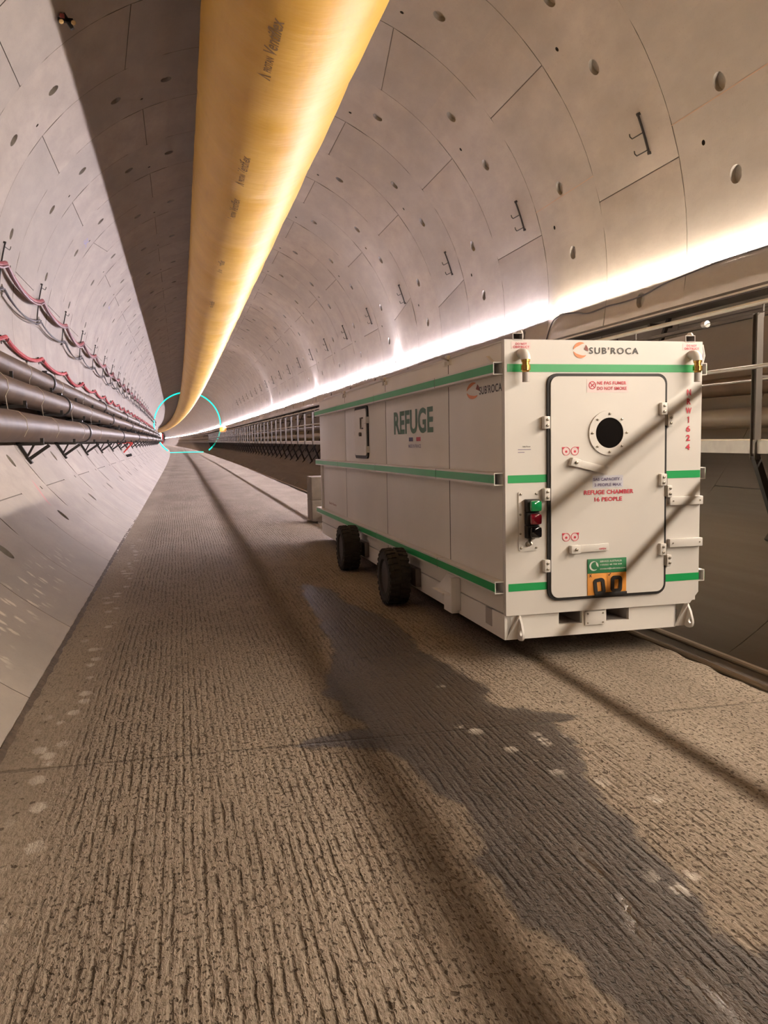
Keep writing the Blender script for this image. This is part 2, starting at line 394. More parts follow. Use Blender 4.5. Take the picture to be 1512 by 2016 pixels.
# ------------------------------------------------------------------ the tunnel lining
SLANT = {(2, 65): (.1, -3.8), (2, 116): (0, 3.), (4, 14): (0, -3.5), (6, 14): (3.5, -.3), (7, 142): (-1, -4.6), (3, 91): (0, 2.)}
def ring_layout(i):
    even = i % 2 == 0
    c0, j0 = (39.25, 13.55) if even else (13.6, 39.2)
    cen = [c0+51.43*k for k in range(-3, 6)]; jo = [j0+51.43*k for k in range(-3, 6)]
    return cen, jo
def lining_patch(name, th0, th1, i0, i1, detail_to):
    V, Fc, MI, SEG = [], [], [], []
    for i in range(i0, i1):
        y0 = YA+i*P
        if i >= detail_to:
            if (i-detail_to) % 4: continue
            nth = int((th1-th0)/4); b = len(V)
            for yy in (y0, y0+4*P):
                for k in range(nth+1):
                    p = lin(th0+(th1-th0)*k/nth, yy); V.append(p[:])
            for k in range(nth): Fc.append((b+k, b+k+1, b+nth+2+k, b+nth+1+k)); MI.append(0); SEG.append(.3)
            continue
        cen, jo = ring_layout(i)
        pk = []
        for c in cen:
            pk += [(c-6.25, .515*P, .105, .07, 1.85, .15, 1), (c+6.25, .515*P, .105, .07, 1.85, .15, 1), (c, .755*P, .032, .09, .8, .07, 2)]
        pk = [q for q in pk if th0+2 < q[0] < th1-2]
        jn = [j for j in jo if th0+.5 < j < th1-.5]
        # theta lines: (angle, deep, slant)
        base = [th0, th1]
        blocked = [(q[0]-q[4]-.7, q[0]+q[4]+.7) for q in pk]+[(j-5, j+5) for j in jn]
        k = math.ceil(th0/2.5)
        while k*2.5 < th1:
            a = k*2.5; k += 1
            if a > th0+.5 and a < th1-.5 and not any(lo < a < hi for lo, hi in blocked): base.append(a)
        tl = [(a, 0, None) for a in base]
        for q in pk: tl += [(q[0]-q[4], 0, None), (q[0]+q[4], 0, None)]
        for j in jn:
            sl = SLANT.get((i, round(j)), (0, 0)); wj = .085
            tl += [(j-wj, 0, sl), (j-wj+.0001, 1, sl), (j+wj-.0001, 1, sl), (j+wj, 0, sl)]
        tl.sort(key=lambda t: t[0])
        wy = .0045
        yl = [(0, 1), (wy, 1), (wy, 0), (.3*P, 0), (.515*P-.15, 0), (.515*P+.15, 0), (.755*P-.07, 0), (.755*P+.07, 0), (P-wy, 0), (P-wy, 1), (P, 1)]
        b = len(V); nt = len(tl); sl_ok = lambda s, fy: 0 if s is None else s[0]+(s[1]-s[0])*fy
        for (yy, dy) in yl:
            for (a, da, s) in tl:
                V.append(lin(a+sl_ok(s, yy/P), y0+yy, -.013 if (da or dy) else 0)[:])
        jsort = sorted(jn); srand = [random.random()*.9 for _ in range(len(jsort)+1)]
        for r in range(len(yl)-1):
            for t in range(nt-1):
                q = (b+r*nt+t, b+r*nt+t+1, b+(r+1)*nt+t+1, b+(r+1)*nt+t)
                ya_, yb_ = yl[r][0], yl[r+1][0]; ta, tb = tl[t][0], tl[t+1][0]
                deepf = (yl[r][1] or yl[r+1][1]) or (tl[t][1] or tl[t+1][1])
                seg = srand[sum(1 for j in jsort if j < (ta+tb)/2)]
                hit = None
                for p in pk:
                    if abs((ta+tb)/2-p[0]) < .05 and abs(tb-ta-2*p[4]) < .01 and abs((ya_+yb_)/2-p[1]) < .01 and (p[6] == 2 or abs(yb_-ya_-.30) < .02): hit = p
                if not hit:
                    Fc.append(q); MI.append(1 if deepf else 0); SEG.append(seg); continue
                n = 24; cb = len(V); rad, dep = hit[2], hit[3]
                for dpt in (0, dep):
                    for kk in range(n):
                        an = 2*PI*(kk+.5)/n-3*PI/4   # starts toward corner (ta, ya)
                        V.append(lin(hit[0]+math.degrees(rad*math.cos(an)/R0), y0+hit[1]+rad*math.sin(an), -dpt)[:])
                cor = [q[0], q[1], q[2], q[3]]; per = n//4
                for sdi in range(4):           # side from corner sdi to sdi+1, arc points sdi*6 .. sdi*6+5
                    A, B = cor[sdi], cor[(sdi+1) % 4]; arc = [cb+(sdi*per+z) % n for z in range(-1, per+1)]
                    arc = [cb+(sdi*per+z) % n for z in range(per)]
                    mid = arc[per//2]
                    for z in range(per//2): Fc.append((A, arc[z], arc[z+1])[::1]); MI.append(0); SEG.append(seg)
                    Fc.append((A, mid, B)); MI.append(0); SEG.append(seg)
                    nxt = arc[per//2:]+[cb+((sdi+1)*per) % n]
                    for z in range(len(nxt)-1): Fc.append((B, nxt[z], nxt[z+1])); MI.append(0); SEG.append(seg)
                mk = 3 if hit[6] == 1 else 2
                for kk in range(n):
                    k2 = (kk+1) % n; Fc.append((cb+kk, cb+k2, cb+n+k2, cb+n+kk)); MI.append(mk); SEG.append(seg)
                Fc.append([cb+n+kk for kk in range(n)]); MI.append(mk); SEG.append(seg)
    me = bpy.data.meshes.new(name); me.from_pydata(V, [], Fc)
    for mm in (M_LINE, M_JOINT, M_HOLE, M_PLUG): me.materials.append(mm)
    me.polygons.foreach_set('material_index', MI)
    at = me.attributes.new('seg', 'FLOAT', 'FACE'); at.data.foreach_set('value', SEG); me.update()
    o = link(name, me, None, None, 30); o['kind'] = 'structure'; return o
N0, N1, ND = -9, 271, 43
lining_patch('wall_right', -76., 50., N0, N1, ND)
lining_patch('ceiling', 50., 130., N0, N1, ND)
lining_patch('wall_left', 130., 239.5, N0, N1, ND)

# ------------------------------------------------------------------ the road
POLY = [(1.239, 9.085), (1.524, 8.593), (1.543, 7.734), (1.697, 7.313), (1.785, 6.738), (1.711, 5.87), (1.79, 5.275), (1.868, 4.943), (1.759, 4.545), (2.152, 4.191), (1.973, 4.113), (1.928, 3.699), (1.832, 3.524), (1.767, 3.245), (1.756, 2.966), (1.682, 2.624), (1.699, 2.372), (1.622, 2.21), (1.661, 2.089), (1.80, 2.097), (1.9, 1.5), (1.155, 1.5), (1.106, 2.215), (1.032, 2.524), (1.017, 2.81), (1.12, 3.031), (1.152, 3.211), (1.067, 3.446), (1.004, 3.831), (0.964, 3.981), (0.72, 4.089), (0.519, 4.17), (0.589, 4.278), (0.945, 4.376), (0.82, 4.984), (0.857, 5.195), (1.04, 5.929), (1.076, 6.233), (1.127, 7.164), (1.156, 8.131)]
def sd_poly(px, py, poly):
    d = np.full(px.shape, 1e9); ins = np.zeros(px.shape, bool)
    n = len(poly)
    for i in range(n):
        ax, ay = poly[i]; bx, by = poly[(i+1) % n]
        ex, ey = bx-ax, by-ay; wx, wy = px-ax, py-ay
        t = np.clip((wx*ex+wy*ey)/(ex*ex+ey*ey), 0, 1)
        d = np.minimum(d, np.hypot(wx-ex*t, wy-ey*t))
        c = ((ay > py) != (by > py)) & (px < (bx-ax)*(py-ay)/((by-ay) if by != ay else 1e-9)+ax)
        ins ^= c
    return np.where(ins, d, -d)
def edge_l(y): return -.945-.0015*min(max(y, 0), 40)+xo(y)
def edge_r(y):
    return 3.42+.006*min(max(y, 0), 50)+xo(y)+.018*math.sin(y*3.1)*math.sin(y*7.7+1)+.012*math.sin(y*17+.4)
ys = list(np.arange(.4, 16.01, .03))+[16.5+.8*k for k in range(60)]+[65+5.*k for k in range(99)]
ys = [-8.8, -4, -1, 0]+ys
NX = 147; V = []
for y in ys:
    a, b = edge_l(y), edge_r(y)
    for k in range(NX): V.append((a+(b-a)*k/(NX-1), y, 0.))
VA = np.array(V); wet = 1+np.clip(sd_poly(VA[:, 0], VA[:, 1], POLY), -1, 1)
pool = np.zeros(len(VA)); yy = VA[:, 1]; xx = VA[:, 0]
pc = 1.42+.035*np.sin(yy*5)+.02*np.sin(yy*13+1)            # a run of standing water in the wet strip
pool = np.clip(1-np.abs(xx-pc)/(.028+.012*np.sin(yy*4.1)), 0, 1)*np.clip((3.1-yy)/.5, 0, 1)
pool = np.clip(pool*2.2, 0, 1)*np.clip(.75+.9*np.sin(yy*19+xx*40)*np.sin(yy*7.3+2), 0, 1)
splat = np.clip(1-np.abs(xx+.70+.04*np.sin(yy*3))/.13, 0, 1)*np.clip((16-yy)/4, 0, 1)*1.
for sx, sy in ((1.738, 3.309), (1.71, 3.592), (1.832, 3.911), (1.713, 4.712), (1.921, 3.041), (1.596, 4.856), (1.62, 3.9), (1.5, 4.2), (1.75, 2.72), (1.70, 2.5), (1.9, 5.3)):
    splat = np.maximum(splat, np.clip(1.5-np.hypot(xx-sx, yy-sy)/.10, 0, 1))
splat[VA[:, 1] < .3] = 0
fs = []; nr = len(ys)
for r in range(nr-1):
    for k in range(NX-1): fs.append((r*NX+k, r*NX+k+1, (r+1)*NX+k+1, (r+1)*NX+k))
b = len(V)                                      # jagged right-hand face of the slab
for r, y in enumerate(ys): V.append((edge_r(y)+.01, y, -.42))
for r in range(nr-1): fs.append((r*NX+NX-1, b+r, b+r+1, (r+1)*NX+NX-1))
me = bpy.data.meshes.new('floor'); me.from_pydata(V, [], fs)
for nm, arr in (('wet', wet), ('pool', pool), ('splat', splat)):
    at = me.attributes.new(nm, 'FLOAT', 'POINT'); at.data.foreach_set('value', np.concatenate([arr, np.zeros(len(V)-len(arr))]))
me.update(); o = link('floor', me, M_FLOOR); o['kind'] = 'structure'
# left-hand gap between slab and lining: a ragged dark seam
mb = MB(); vs = []; yl = list(np.arange(.4, 30, .05))+[30+2.*k for k in range(60)]
for y in yl:
    wv = .010+.007*math.sin(y*5.3)*math.sin(y*2.1)+.005*math.sin(y*23); a = edge_l(y)
    vs += [(a-.014-wv*.4, y, .022), (a+wv+.004, y, .004)]
mb.add(vs, [(2*i, 2*i+1, 2*i+3, 2*i+2) for i in range(len(yl)-1)])
o = mb.build('trim_1', mat('seam_dirt', (.085, .06, .042), .95, noise=.4, nscale=30), None, None, fix=False); o['kind'] = 'structure'
# mud in the bottom of the side drain
mb = MB(); vs = []; yl = [-8.8+2*k for k in range(20)]+[40+8.*k for k in range(60)]
for y in yl: vs += [(edge_r(y)-.05, y, -.33), (4.12+xo(y), y, -.25)]
mb.add(vs, [(2*i, 2*i+1, 2*i+3, 2*i+2) for i in range(len(yl)-1)])
o = mb.build('trim_2', mat('drain_mud', (.13, .095, .068), .8, noise=.3, nscale=5), None, None, fix=False); o['kind'] = 'structure'
# pale tubes added in the drain to draw light stripes
for k, (dx, dz) in enumerate(((3.60, -.27), (3.735, -.225), (3.865, -.17), (3.985, -.11))):
    mb = MB(); mb.tube([(dx+xo(y)+.008*math.sin(y*.9+k), y, dz) for y in [-8+1.*j for j in range(80)]], .022, 8)
    o = mb.build('stripe_tube', mat('pale_stripe_tube', (.34, .27, .20), .7), None)
    tag(o, 'pale tube for a light stripe in the drain, %s of four from the road edge' % ORD[k], 'stripe_tube', 'light stripe tubes along the drain')

# ------------------------------------------------------------------ light strips on the right wall
def strip_path(y0, y1, step, dz=0., off=.075):
    out = []; y = y0
    while y <= y1+1e-6:
        z = 3.66+dz+.012*math.sin(y*.7); dx = math.sqrt((R0-off)**2-(z-ZC)**2)
        out.append((XC+xo(y)+dx, y, z)); y += step
    return out
def sweep(mb, path, prof, o0):
    vs = [(p[0]-o0.x+a, p[1]-o0.y, p[2]-o0.z+c) for p in path for a, c in prof]; n_ = len(prof)
    fs = [(i*n_+k, i*n_+(k+1) % n_, (i+1)*n_+(k+1) % n_, (i+1)*n_+k) for i in range(len(path)-1) for k in range(n_)]
    return mb.add(vs, fs+[tuple(range(n_))[::-1], tuple((len(path)-1)*n_+k for k in range(n_))])
def strip(y0, y1, step, material, label):
    root = empty('light_strip', (XC+R0-.1+xo(y0), y0, 3.66), label, 'light strip', 'light strips along the right wall')
    o0 = Vector(root.location); path = strip_path(y0, y1, step)
    tl = math.radians(28); lo = lambda d, e: (-d*math.cos(tl)-e*math.sin(tl), -d*math.sin(tl)+e*math.cos(tl))   # the diffuser looks inward and 28 degrees down
    sweep(MB(), path, [lo(0, -.030), lo(.0, .029), lo(.003, .029), lo(.006, .024), lo(.006, -.030)], o0).build('diffuser', material[0], root, 25)
    sweep(MB(), path, [lo(-.0005, -.002), lo(-.004, .000), lo(-.005, .026), lo(-.001, .030), lo(-.0005, .029)], o0).build('rear_glow', material[1], root, 25)
    sweep(MB(), path, [lo(-.001, -.0305), lo(-.0055, -.001), lo(-.010, -.001), lo(-.010, -.036), lo(.024, -.036), lo(.024, -.0315)], o0).build('housing', M_STEEL, root, 25)
    y = y0+.5
    while y < min(y1, 50):
        mb = MB(); q = Vector(strip_path(y, y, 1)[0])-o0; mb.box(q.x+.012, q.x+.075, q.y-.012, q.y+.012, q.z-.03, q.z-.018); mb.build('clip', M_STEEL, root); y += P
strip(-8.5, 13.35, .25, M_WARM, 'warm white light strip on the right wall, nearest stretch above the walkway')
strip(13.5, 120., 1., M_COOL, 'cool white light strip on the right wall behind and beyond the white chamber')
strip(121., 480., 4., M_COOL, 'cool white light strip on the right wall, far stretch past the cyan ring')
for k, yb in enumerate((23.85, 38.9, 58.2)):        # short bulkhead lamps above the strip that wash the ring beside them
    z = 3.86; x = XC+xo(yb)+math.sqrt(R0**2-(z-ZC)**2)
    root = empty('bulkhead_lamp', (x, yb, z), 'short bright bulkhead lamp above the light strip, %s beyond the white chamber' % ORD[k], 'wall lamp', 'bulkhead lamps on the right wall')
    mb = MB(); mb.box(-.09, -.005, -.16, .16, -.05, .0, .006); mb.build('housing', M_STEEL, root)
    mb = MB(); mb.box(-.075, -.015, -.15, .15, .0005, .012, .003); mb.build('lens', mat('bulkhead_lens', (.8, .8, .8), .5, emit=STRIP_COOL[0], estr=1300), root)
root = None
mb = MB()                                        # sagging supply cable below the strip
ctr = [(-8, 3.60), (-4, 3.5), (0, 3.58), (4, 3.62), (7.2, 3.655), (7.97, 3.622), (8.6, 3.632), (9.44, 3.60), (9.94, 3.575), (10.43, 3.51), (11.0, 3.50), (11.42, 3.515), (12.0, 3.50), (12.39, 3.56), (12.9, 3.62), (13.13, 3.60), (13.3, 3.55), (13.42, 3.42), (13.5, 3.22), (13.5, 3.0)]
pts = []
for k in range(len(ctr)-1):
    for t in range(8):
        p0, p1, p2, p3 = ctr[max(k-1, 0)], ctr[k], ctr[k+1], ctr[min(k+2, len(ctr)-1)]; u = t/8
        cr = lambda a, b_, c, d: .5*((2*b_)+(-a+c)*u+(2*a-5*b_+4*c-d)*u*u+(-a+3*b_-3*c+d)*u**3)
        y, z = cr(p0[0], p1[0], p2[0], p3[0]), cr(p0[1], p1[1], p2[1], p3[1])
        pts.append((XC+math.sqrt((R0-.02)**2-(z-ZC)**2), y, z))
mb.tube(pts, .011, 6)
tag(mb.build('supply_cable', M_CABLE), 'thin dark cable hanging in loops under the light strip on the right wall', 'cable')

# ------------------------------------------------------------------ ventilation duct
DX, DZ, DR = 1.588, 7.25, 1.11
root = empty('ventilation_duct', (DX, 0, DZ), 'huge yellow fabric ventilation duct hanging under the tunnel crown', 'duct')
vs = []; ysd = list(np.arange(-9, 60, .25))+[60+1.5*k for k in range(80)]+[180+5.*k for k in range(50)]
n = 64
for y in ysd:
    ph = (y % (2*P))/(2*P); sag = .035*math.sin(PI*ph)+.10*math.exp(-((y-95)/50)**2)
    pin = .012*math.exp(-(min(ph, 1-ph)/.03)**2)
    for k in range(n):
        a = 2*PI*k/n; r = DR*(1-pin)+.006*math.sin(a*9+y*1.7)*math.sin(y*2.3+a)
        top = max(0, math.sin(a))
        vs.append((xo(y)+r*math.cos(a)*1.0, y, r*math.sin(a)-sag+.05*top**6))
fs = [(i*n+k, i*n+(k+1) % n, (i+1)*n+(k+1) % n, (i+1)*n+k) for i in range(len(ysd)-1) for k in range(n)]
mb = MB(); mb.add(vs, fs); mb.build('sleeve', M_DUCT, root, 60, fix=False)
for j in range(-4, 30):                          # sewn seams round the sleeve
    y = YA+2*P*j+.4; mb = MB()
    mb.lathe([(DR+.004, -.02), (DR+.009, 0), (DR+.004, .02)], (xo(y), y, -.0), (0, 1, 0), 64, close=True); mb.build('seam', mat('duct_seam', (.50, .27, .08), .6), root)
for j in range(-4, 34):
    y = YA+2*P*j+.4
    for sgn in (-1, 1):
        mb = MB(); mb.tube([(xo(y)+sgn*.28, y, DR*.96), (xo(y)+sgn*.32, y, math.sqrt(R0**2-.15)-(DZ-ZC)-.02)], .009, 5); mb.build('hanger', M_STEEL, root)
def duct_text(s, y, length, ht, th, bold, slant=0., dy=0.):
    co, fs = text_mesh(s, length, ht, bold, 1.0, slant=slant); vs = []
    for x, z in co:
        # reading direction runs toward the camera (-y); the top of the letters points left
        a = math.radians(th)-z/DR; r = DR+.012
        vs.append((xo(y)+r*math.cos(a), y-x, r*math.sin(a)-.030))
    m2 = MB(); m2.add(vs, fs); m2.build('lettering', M_DUCTINK, root, None, fix=False)
DTH = -110
for y in (9.82, 14.3, 16.7, 22.2, 28.5):
    duct_text('PROTAN', y+.70, .40, .10, DTH+1, .03)
    duct_text('Ventiflex', y, .84, .165, DTH, .018, .25)
    m2 = MB()
    conv = lambda p: (xo(y)+(DR+.012)*math.cos(math.radians(DTH)-p[1]/DR), y+1.05-p[0], (DR+.012)*math.sin(math.radians(DTH)-p[1]/DR)-.03)
    tri = [(-.07, -.08), (0, .10), (.07, -.08), (.035, -.08), (0, .02), (-.035, -.08)]
    m2.add([conv(p) for p in tri], [(0, 1, 4, 5), (1, 2, 3, 4)]); m2.build('emblem', M_DUCTINK, root, None, fix=False)

# ------------------------------------------------------------------ refuge chamber
CYAW, CPIT = -.0015, -.0081
RZ = Matrix.Rotation(-CYAW, 4, 'Z') @ Matrix.Rotation(CPIT, 4, 'X')
org = Vector((2.2616, 5.555, 1.6)) - (RZ.to_3x3() @ Vector((0, 0, 1.6)))
org = Vector((0, 0, 1.6)) + .96*(org-Vector((0, 0, 1.6)))
CH = empty('refuge_chamber', org, 'long white mobile refuge chamber with green stripes parked on the right of the road', 'refuge chamber')
CH.rotation_euler = RZ.to_euler(); CH.scale = (.96, .96, .96)
W, L, ZT, ZB = 1.604, 8.0, 2.285, .290
# body: shell, end plate, side panels
mb = MB(); mb.box(.02, W-.02, .05, L, ZB+.01, ZT-.02, .004); mb.build('body', M_WHITE2, CH)
ch = .035
dx0, dx1, dz0, dz1 = .345, 1.272, .405, 2.022      # door opening
plate = [(0, ZB), (W-.085, ZB), (W-.012, ZB+.085), (W, ZT), (0, ZT)]
mb = MB(); mb.prism(plate, 'y', 0, .05, M_WHITE); mb.build('end_plate', M_WHITE, CH, 30)
seams = [.05, 1.262, 3.499, 5.839, L]
for k in range(4):
    for sx0, sx1 in ((0., .02), (W-.02, W)):
        mb = MB(); mb.box(sx0, sx1, seams[k]+.006, seams[k+1]-.006, ZB+.01, ZT-.002, .003); mb.build('side_panel', M_WHITE2, CH)
mb = MB(); mb.box(.0, W, .05, L, ZT-.02, ZT-.004, .003); mb.build('roof', M_WHITE2, CH)
for y in seams[1:4]:
    mb = MB(); mb.box(-.0005, .02, y-.006, y+.006, ZB+.01, ZT-.02); mb.build('seam', M_SEAM, CH)
# open square-tube guard rails on both flanks, green tape on their face
def sqtube(mb, x0, x1, z0, z1, y0, y1, t=.006):
    o_ = [(x0, z0), (x1, z0), (x1, z1), (x0, z1)]; i_ = [(x0+t, z0+t), (x1-t, z0+t), (x1-t, z1-t), (x0+t, z1-t)]
    return ring_prism(mb, o_, i_, 'y', y0, y1)
gaps = [.02, 1.42, 3.76, 6.08, 8.06]
for zc in (2.083, 1.29, .497):
    for k in range(4):
        for x0, x1, fx in ((-.075, -.001, -.0755), (W+.001, W+.058, W+.0585)):
            mb = MB(); sqtube(mb, x0, x1, zc-.045, zc+.045, gaps[k]+.006, gaps[k+1]-.006); g_ = mb.build('guard_rail', M_WHITE, CH, 30)
            mb = MB(); mb.box(fx-.001, fx+.001, gaps[k]+.006, gaps[k+1]-.006, zc-.030, zc+.030); mb.build('green_stripe', M_GREEN, g_)
for zc in (2.083, 1.29, .497):
    for k in range(1, 4):
        mb = MB(); mb.box(-.074, -.002, gaps[k]-.006, gaps[k]+.006, zc-.044, zc+.044); mb.build('rail_gap', M_SEAM, CH)
for zc, spans in ((2.083, ((.02, W-.01),)), (1.288, ((.02, .325), (1.290, W-.01))), (.497, ((.02, .325), (1.290, W-.01)))):
    for a, b in spans:
        mb = MB(); mb.box(a, b, -.0022, .001, zc-.028, zc+.028); mb.build('green_stripe', M_GREEN, CH)
# roof channels and their eyes
for x0, x1 in ((.063, .141), (1.454, 1.537)):
    mb = MB(); sqtube(mb, x0, x1, ZT-.004, ZT+.045, -.005, L-.1, .005); mb.build('roof_channel', M_PVC, CH, 30)
for x in (.165, 1.56):
    for y in (.10, 7.8):
        mb = MB(); o_ = circ(y, ZT+.035, .045, 20); i_ = circ(y, ZT+.04, .018, 20); ring_prism(mb, o_, i_, 'x', x-.006, x+.006)
        mb.build('roof_eye', M_WHITE2, CH)
for y in seams[1:4]:
    for dy, dz in ((-.06, .0), (.06, .0), (0, .045)):
        mb = MB(); mb.box(-.022, .01, y+dy-.028, y+dy+.028, ZT-.045+dz-.02, ZT-.045+dz+.02, .004); mb.build('joint_clamp', M_WHITE2, CH)
    mb = MB(); mb.tube([(-.03, y-.09, ZT-.03), (-.03, y+.09, ZT+.01)], .008, 6); mb.build('clamp_bolt', M_BOLT, CH)
mb = MB(); mb.tube([(W+.012, .05, ZT-.06), (W+.035, .05, ZT-.02), (W+.05, .05, ZT-.1), (W+.035, .05, ZT-.16), (W+.012, .05, ZT-.14)], .008, 8); mb.build('hook', M_WHITE, CH)
mb = MB(); mb.box(-.03, 0, .16, .30, 2.155, 2.168, .002, rot=Matrix.Rotation(.45, 3, 'X')); mb.build('grab_tab', M_WHITE, CH)
# door
mb = MB(); ring_prism(mb, rrect(dx0-.022, dx1+.022, dz0-.022, dz1+.022, .075), rrect(dx0, dx1, dz0, dz1, .06), 'y', -.018, 0); mb.build('door_gasket', M_RUB, CH)
door = MB(); door.prism(rrect(dx0, dx1, dz0, dz1, .06), 'y', -.028, 0); door = door.build('door', M_WHITE, CH, 30)
pcx, pcz = .808, 1.610
mb = MB(); ring_prism(mb, circ(pcx, pcz, .165, 48), circ(pcx, pcz, .112, 48), 'y', -.040, -.028); mb.build('porthole_flange', M_WHITE, door)
mb = MB(); mb.prism(circ(pcx, pcz, .113, 48), 'y', -.034, -.030); mb.build('porthole_glass', M_GLASS, door)
for k in range(8):
    a = PI/4*k+PI/2; mb = MB(); q = (pcx+.139*math.cos(a), -.040, pcz+.139*math.sin(a))
    mb.lathe([(.009, 0), (.009, .006), (.004, .008)], q, (0, -1, 0), 6); mb.build('porthole_bolt', M_BOLT, door)
for (hx, hz, ang) in ((.520, 1.399, -.25), (.520, .762, .02)):
    mb = MB(); R_ = Matrix.Rotation(-ang, 3, 'Y'); pv = (hx, -.05, hz)
    mb.box(hx-.035, hx+.04, -.075, -.028, hz-.03, hz+.03, .008, rot=R_, piv=pv)
    mb.box(hx+.04, hx+.28, -.052, -.037, hz-.027, hz+.027, .005, rot=R_, piv=pv)
    h_ = mb.build('door_handle', M_WHITE, door)
    mb = MB(); mb.lathe([(.012, 0), (.012, .01), (.005, .013)], (hx+.003, -.075, hz), (0, -1, 0), 6); mb.build('handle_bolt', M_BOLT, door)
lettering('OPEN', (.745, -.052, .757), .055, .013, M_INKR, door, bold=.02)
def bolt_block(x0, x1, z0, z1, y0, bolts, nm, par):
    mb = MB(); mb.box(x0, x1, -y0, -.001, z0, z1, .006); hb = mb.build(nm, M_WHITE, par)
    for bx, bz in bolts:
        m3 = MB(); m3.lathe([(.010, 0), (.010, .007), (.005, .009)], (bx, -y0, bz), (0, -1, 0), 6); m3.build('hinge_bolt', M_BOLT, par if par is not CH else CH)
for z in (1.692, 1.172, .648):
    bolt_block(.285, .33, z-.045, z+.045, .05, ((.308, z+.02), (.308, z-.022)), 'door_latch', CH)
for z in (1.783, 1.253, .727):
    bolt_block(1.222, 1.272, z-.045, z+.045, .062, ((1.246, z+.02), (1.246, z-.022)), 'hinge_leaf', CH)
    bolt_block(1.290, 1.33, z-.135, z-.045, .045, ((1.312, z-.068), (1.312, z-.108)), 'hinge_leaf', CH)
    mb = MB(); mb.tube([(1.283, -.03, z-.125), (1.283, -.03, z+.04)], .011, 10); mb.build('hinge_pin', M_BOLT, CH)
for z in (1.088, .767):
    mb = MB(); mb.box(1.318, W-.002, -.035, -.001, z-.032, z+.032, .005); mb.build('stop_bar', M_WHITE, CH)
    for x in (1.345, 1.575):
        mb = MB(); mb.lathe([(.006, 0), (.006, .004)], (x, -.035, z), (0, -1, 0), 8); mb.build('bar_screw', M_BOLT, CH)
# signal lamps
mb = MB(); mb.prism(rrect(.098, .254, .762, 1.200, .018), 'y', -.008, 0); mb.build('signal_plate', M_WHITE, CH, 30)
for x, z in ((.116, 1.178), (.236, 1.178), (.116, .785), (.236, .785), (.112, 1.03), (.112, .89)):
    mb = MB(); mb.lathe([(.008, 0), (.008, .006), (.004, .008)], (x, -.008, z), (0, -1, 0), 8); mb.build('plate_screw', M_BOLT, CH)
for z, lm, nm in ((1.095, M_LGREEN, 'green_signal'), (1.000, M_LRED, 'red_signal'), (.905, M_LBLACK, 'black_signal')):
    mb = MB(); mb.box(.143, .240, -.062, -.006, z-.0465, z+.0465, .006); hs = mb.build('signal_housing', M_RUB, CH)
    mb = MB(); mb.box(.156, .242, -.105, -.060, z-.040, z+.040, .020); mb.build(nm, lm, hs, 50)
mb = MB(); mb.tube([(.185, -.01, .845), (.18, -.03, .825), (.19, -.03, .812)], .012, 8); mb.lathe([(.02, 0), (.018, .02), (.01, .025)], (.170, -.008, .815), (0, -1, 0), 16); mb.build('signal_socket', M_BOLT, CH)
# vent pipes with brass couplings
for x in (.128, 1.508):
    mb = MB(); pts = [(x, .0, 2.185), (x, -.022, 2.185)]+[(x, -.03-.05*math.sin(a), 2.133+.05*math.cos(a)) for a in [PI/2*k/8 for k in range(1, 9)]]
    mb.tube(pts, .034, 16); e_ = mb.build('vent_elbow', M_WHITE, CH)
    mb = MB(); mb.lathe([(.024, .165), (.031, .162), (.031, .140), (.026, .138), (.026, .118), (.035, .115), (.035, .080), (.026, .077), (.024, .065)], (x, -.08, 1.980), (0, 0, 1), 12); mb.build('brass_coupling', M_BRASS, e_)
    mb = MB(); mb.lathe([(.025, .0), (.025, .068)], (x, -.08, 1.978), (0, 0, 1), 20); mb.build('pipe_stub', M_PVC, e_)
    mb = MB(); mb.box(x-.075, x+.075, -.0015, 0, 2.218, 2.268); mb.build('decal', M_DECW, CH)
    lettering('DO NOT', (x, -.0015, 2.253), .085, .016, M_INKR, CH); lettering('OBSTRUCT', (x, -.0015, 2.231), .125, .016, M_INKR, CH)
# logo: orange crescent swirl with a maroon lobe
def crescent(mb, fn, cx, cz, r, a0, a1, w0, n=28, m=None):
    vs = []
    for k in range(n+1):
        a = math.radians(a0+(a1-a0)*k/n); wd = w0*math.sin(PI*min(1, max(0, (k+.6)/(n+1.2))))**.8
        vs += [fn(cx+(r)*math.cos(a), cz+(r)*math.sin(a)), fn(cx+(r-wd)*math.cos(a), cz+(r-wd)*math.sin(a))]
    mb.add(vs, [(2*k, 2*k+1, 2*k+3, 2*k+2) for k in range(n)], m)
def logo(par, fn, cx, cz, r):
    mb = MB(); crescent(mb, fn, cx, cz, r, 60, 175, r*.42, m=M_INKO); crescent(mb, fn, cx, cz, r, 190, 320, r*.42, m=M_INKO)
    crescent(mb, fn, cx+r*.12, cz-r*.02, r*.92, -8, 48, r*.52, m=M_INKM)
    mb.build('logo', None, par, None, fix=False)
logo(CH, lambda x, z: (x, -.003, z), .592, 2.213, .058)
lettering("SUB'ROCA", (.861, -.001, 2.211), .400, .048, M_INKK, CH, bold=.012, spacing=1.25)
logo(CH, lambda x, z: (-.003, .60-x*2.2+.05, z), .0, 1.965, .065)
lettering("SUB'ROCA", (0, .275, 1.955), .46, .062, M_INKK, CH, 'left', .014, 1.1)
lettering('REFUGE', (0, 2.420, 1.779), 1.42, .243, M_INKG, CH, 'left', .03, 1.02)
mb = MB()
mb.box(-.003, -.001, 2.40, 2.54, 1.583, 1.622, m=mat('blue_ink', (.05, .05, .16), .5)); mb.box(-.003, -.001, 2.13, 2.27, 1.583, 1.622, m=M_INKR)
mb.build('flag', None, CH)
lettering('MADE IN FRANCE', (0, 2.335, 1.535), .44, .035, M_INKB, CH, 'left', .02)
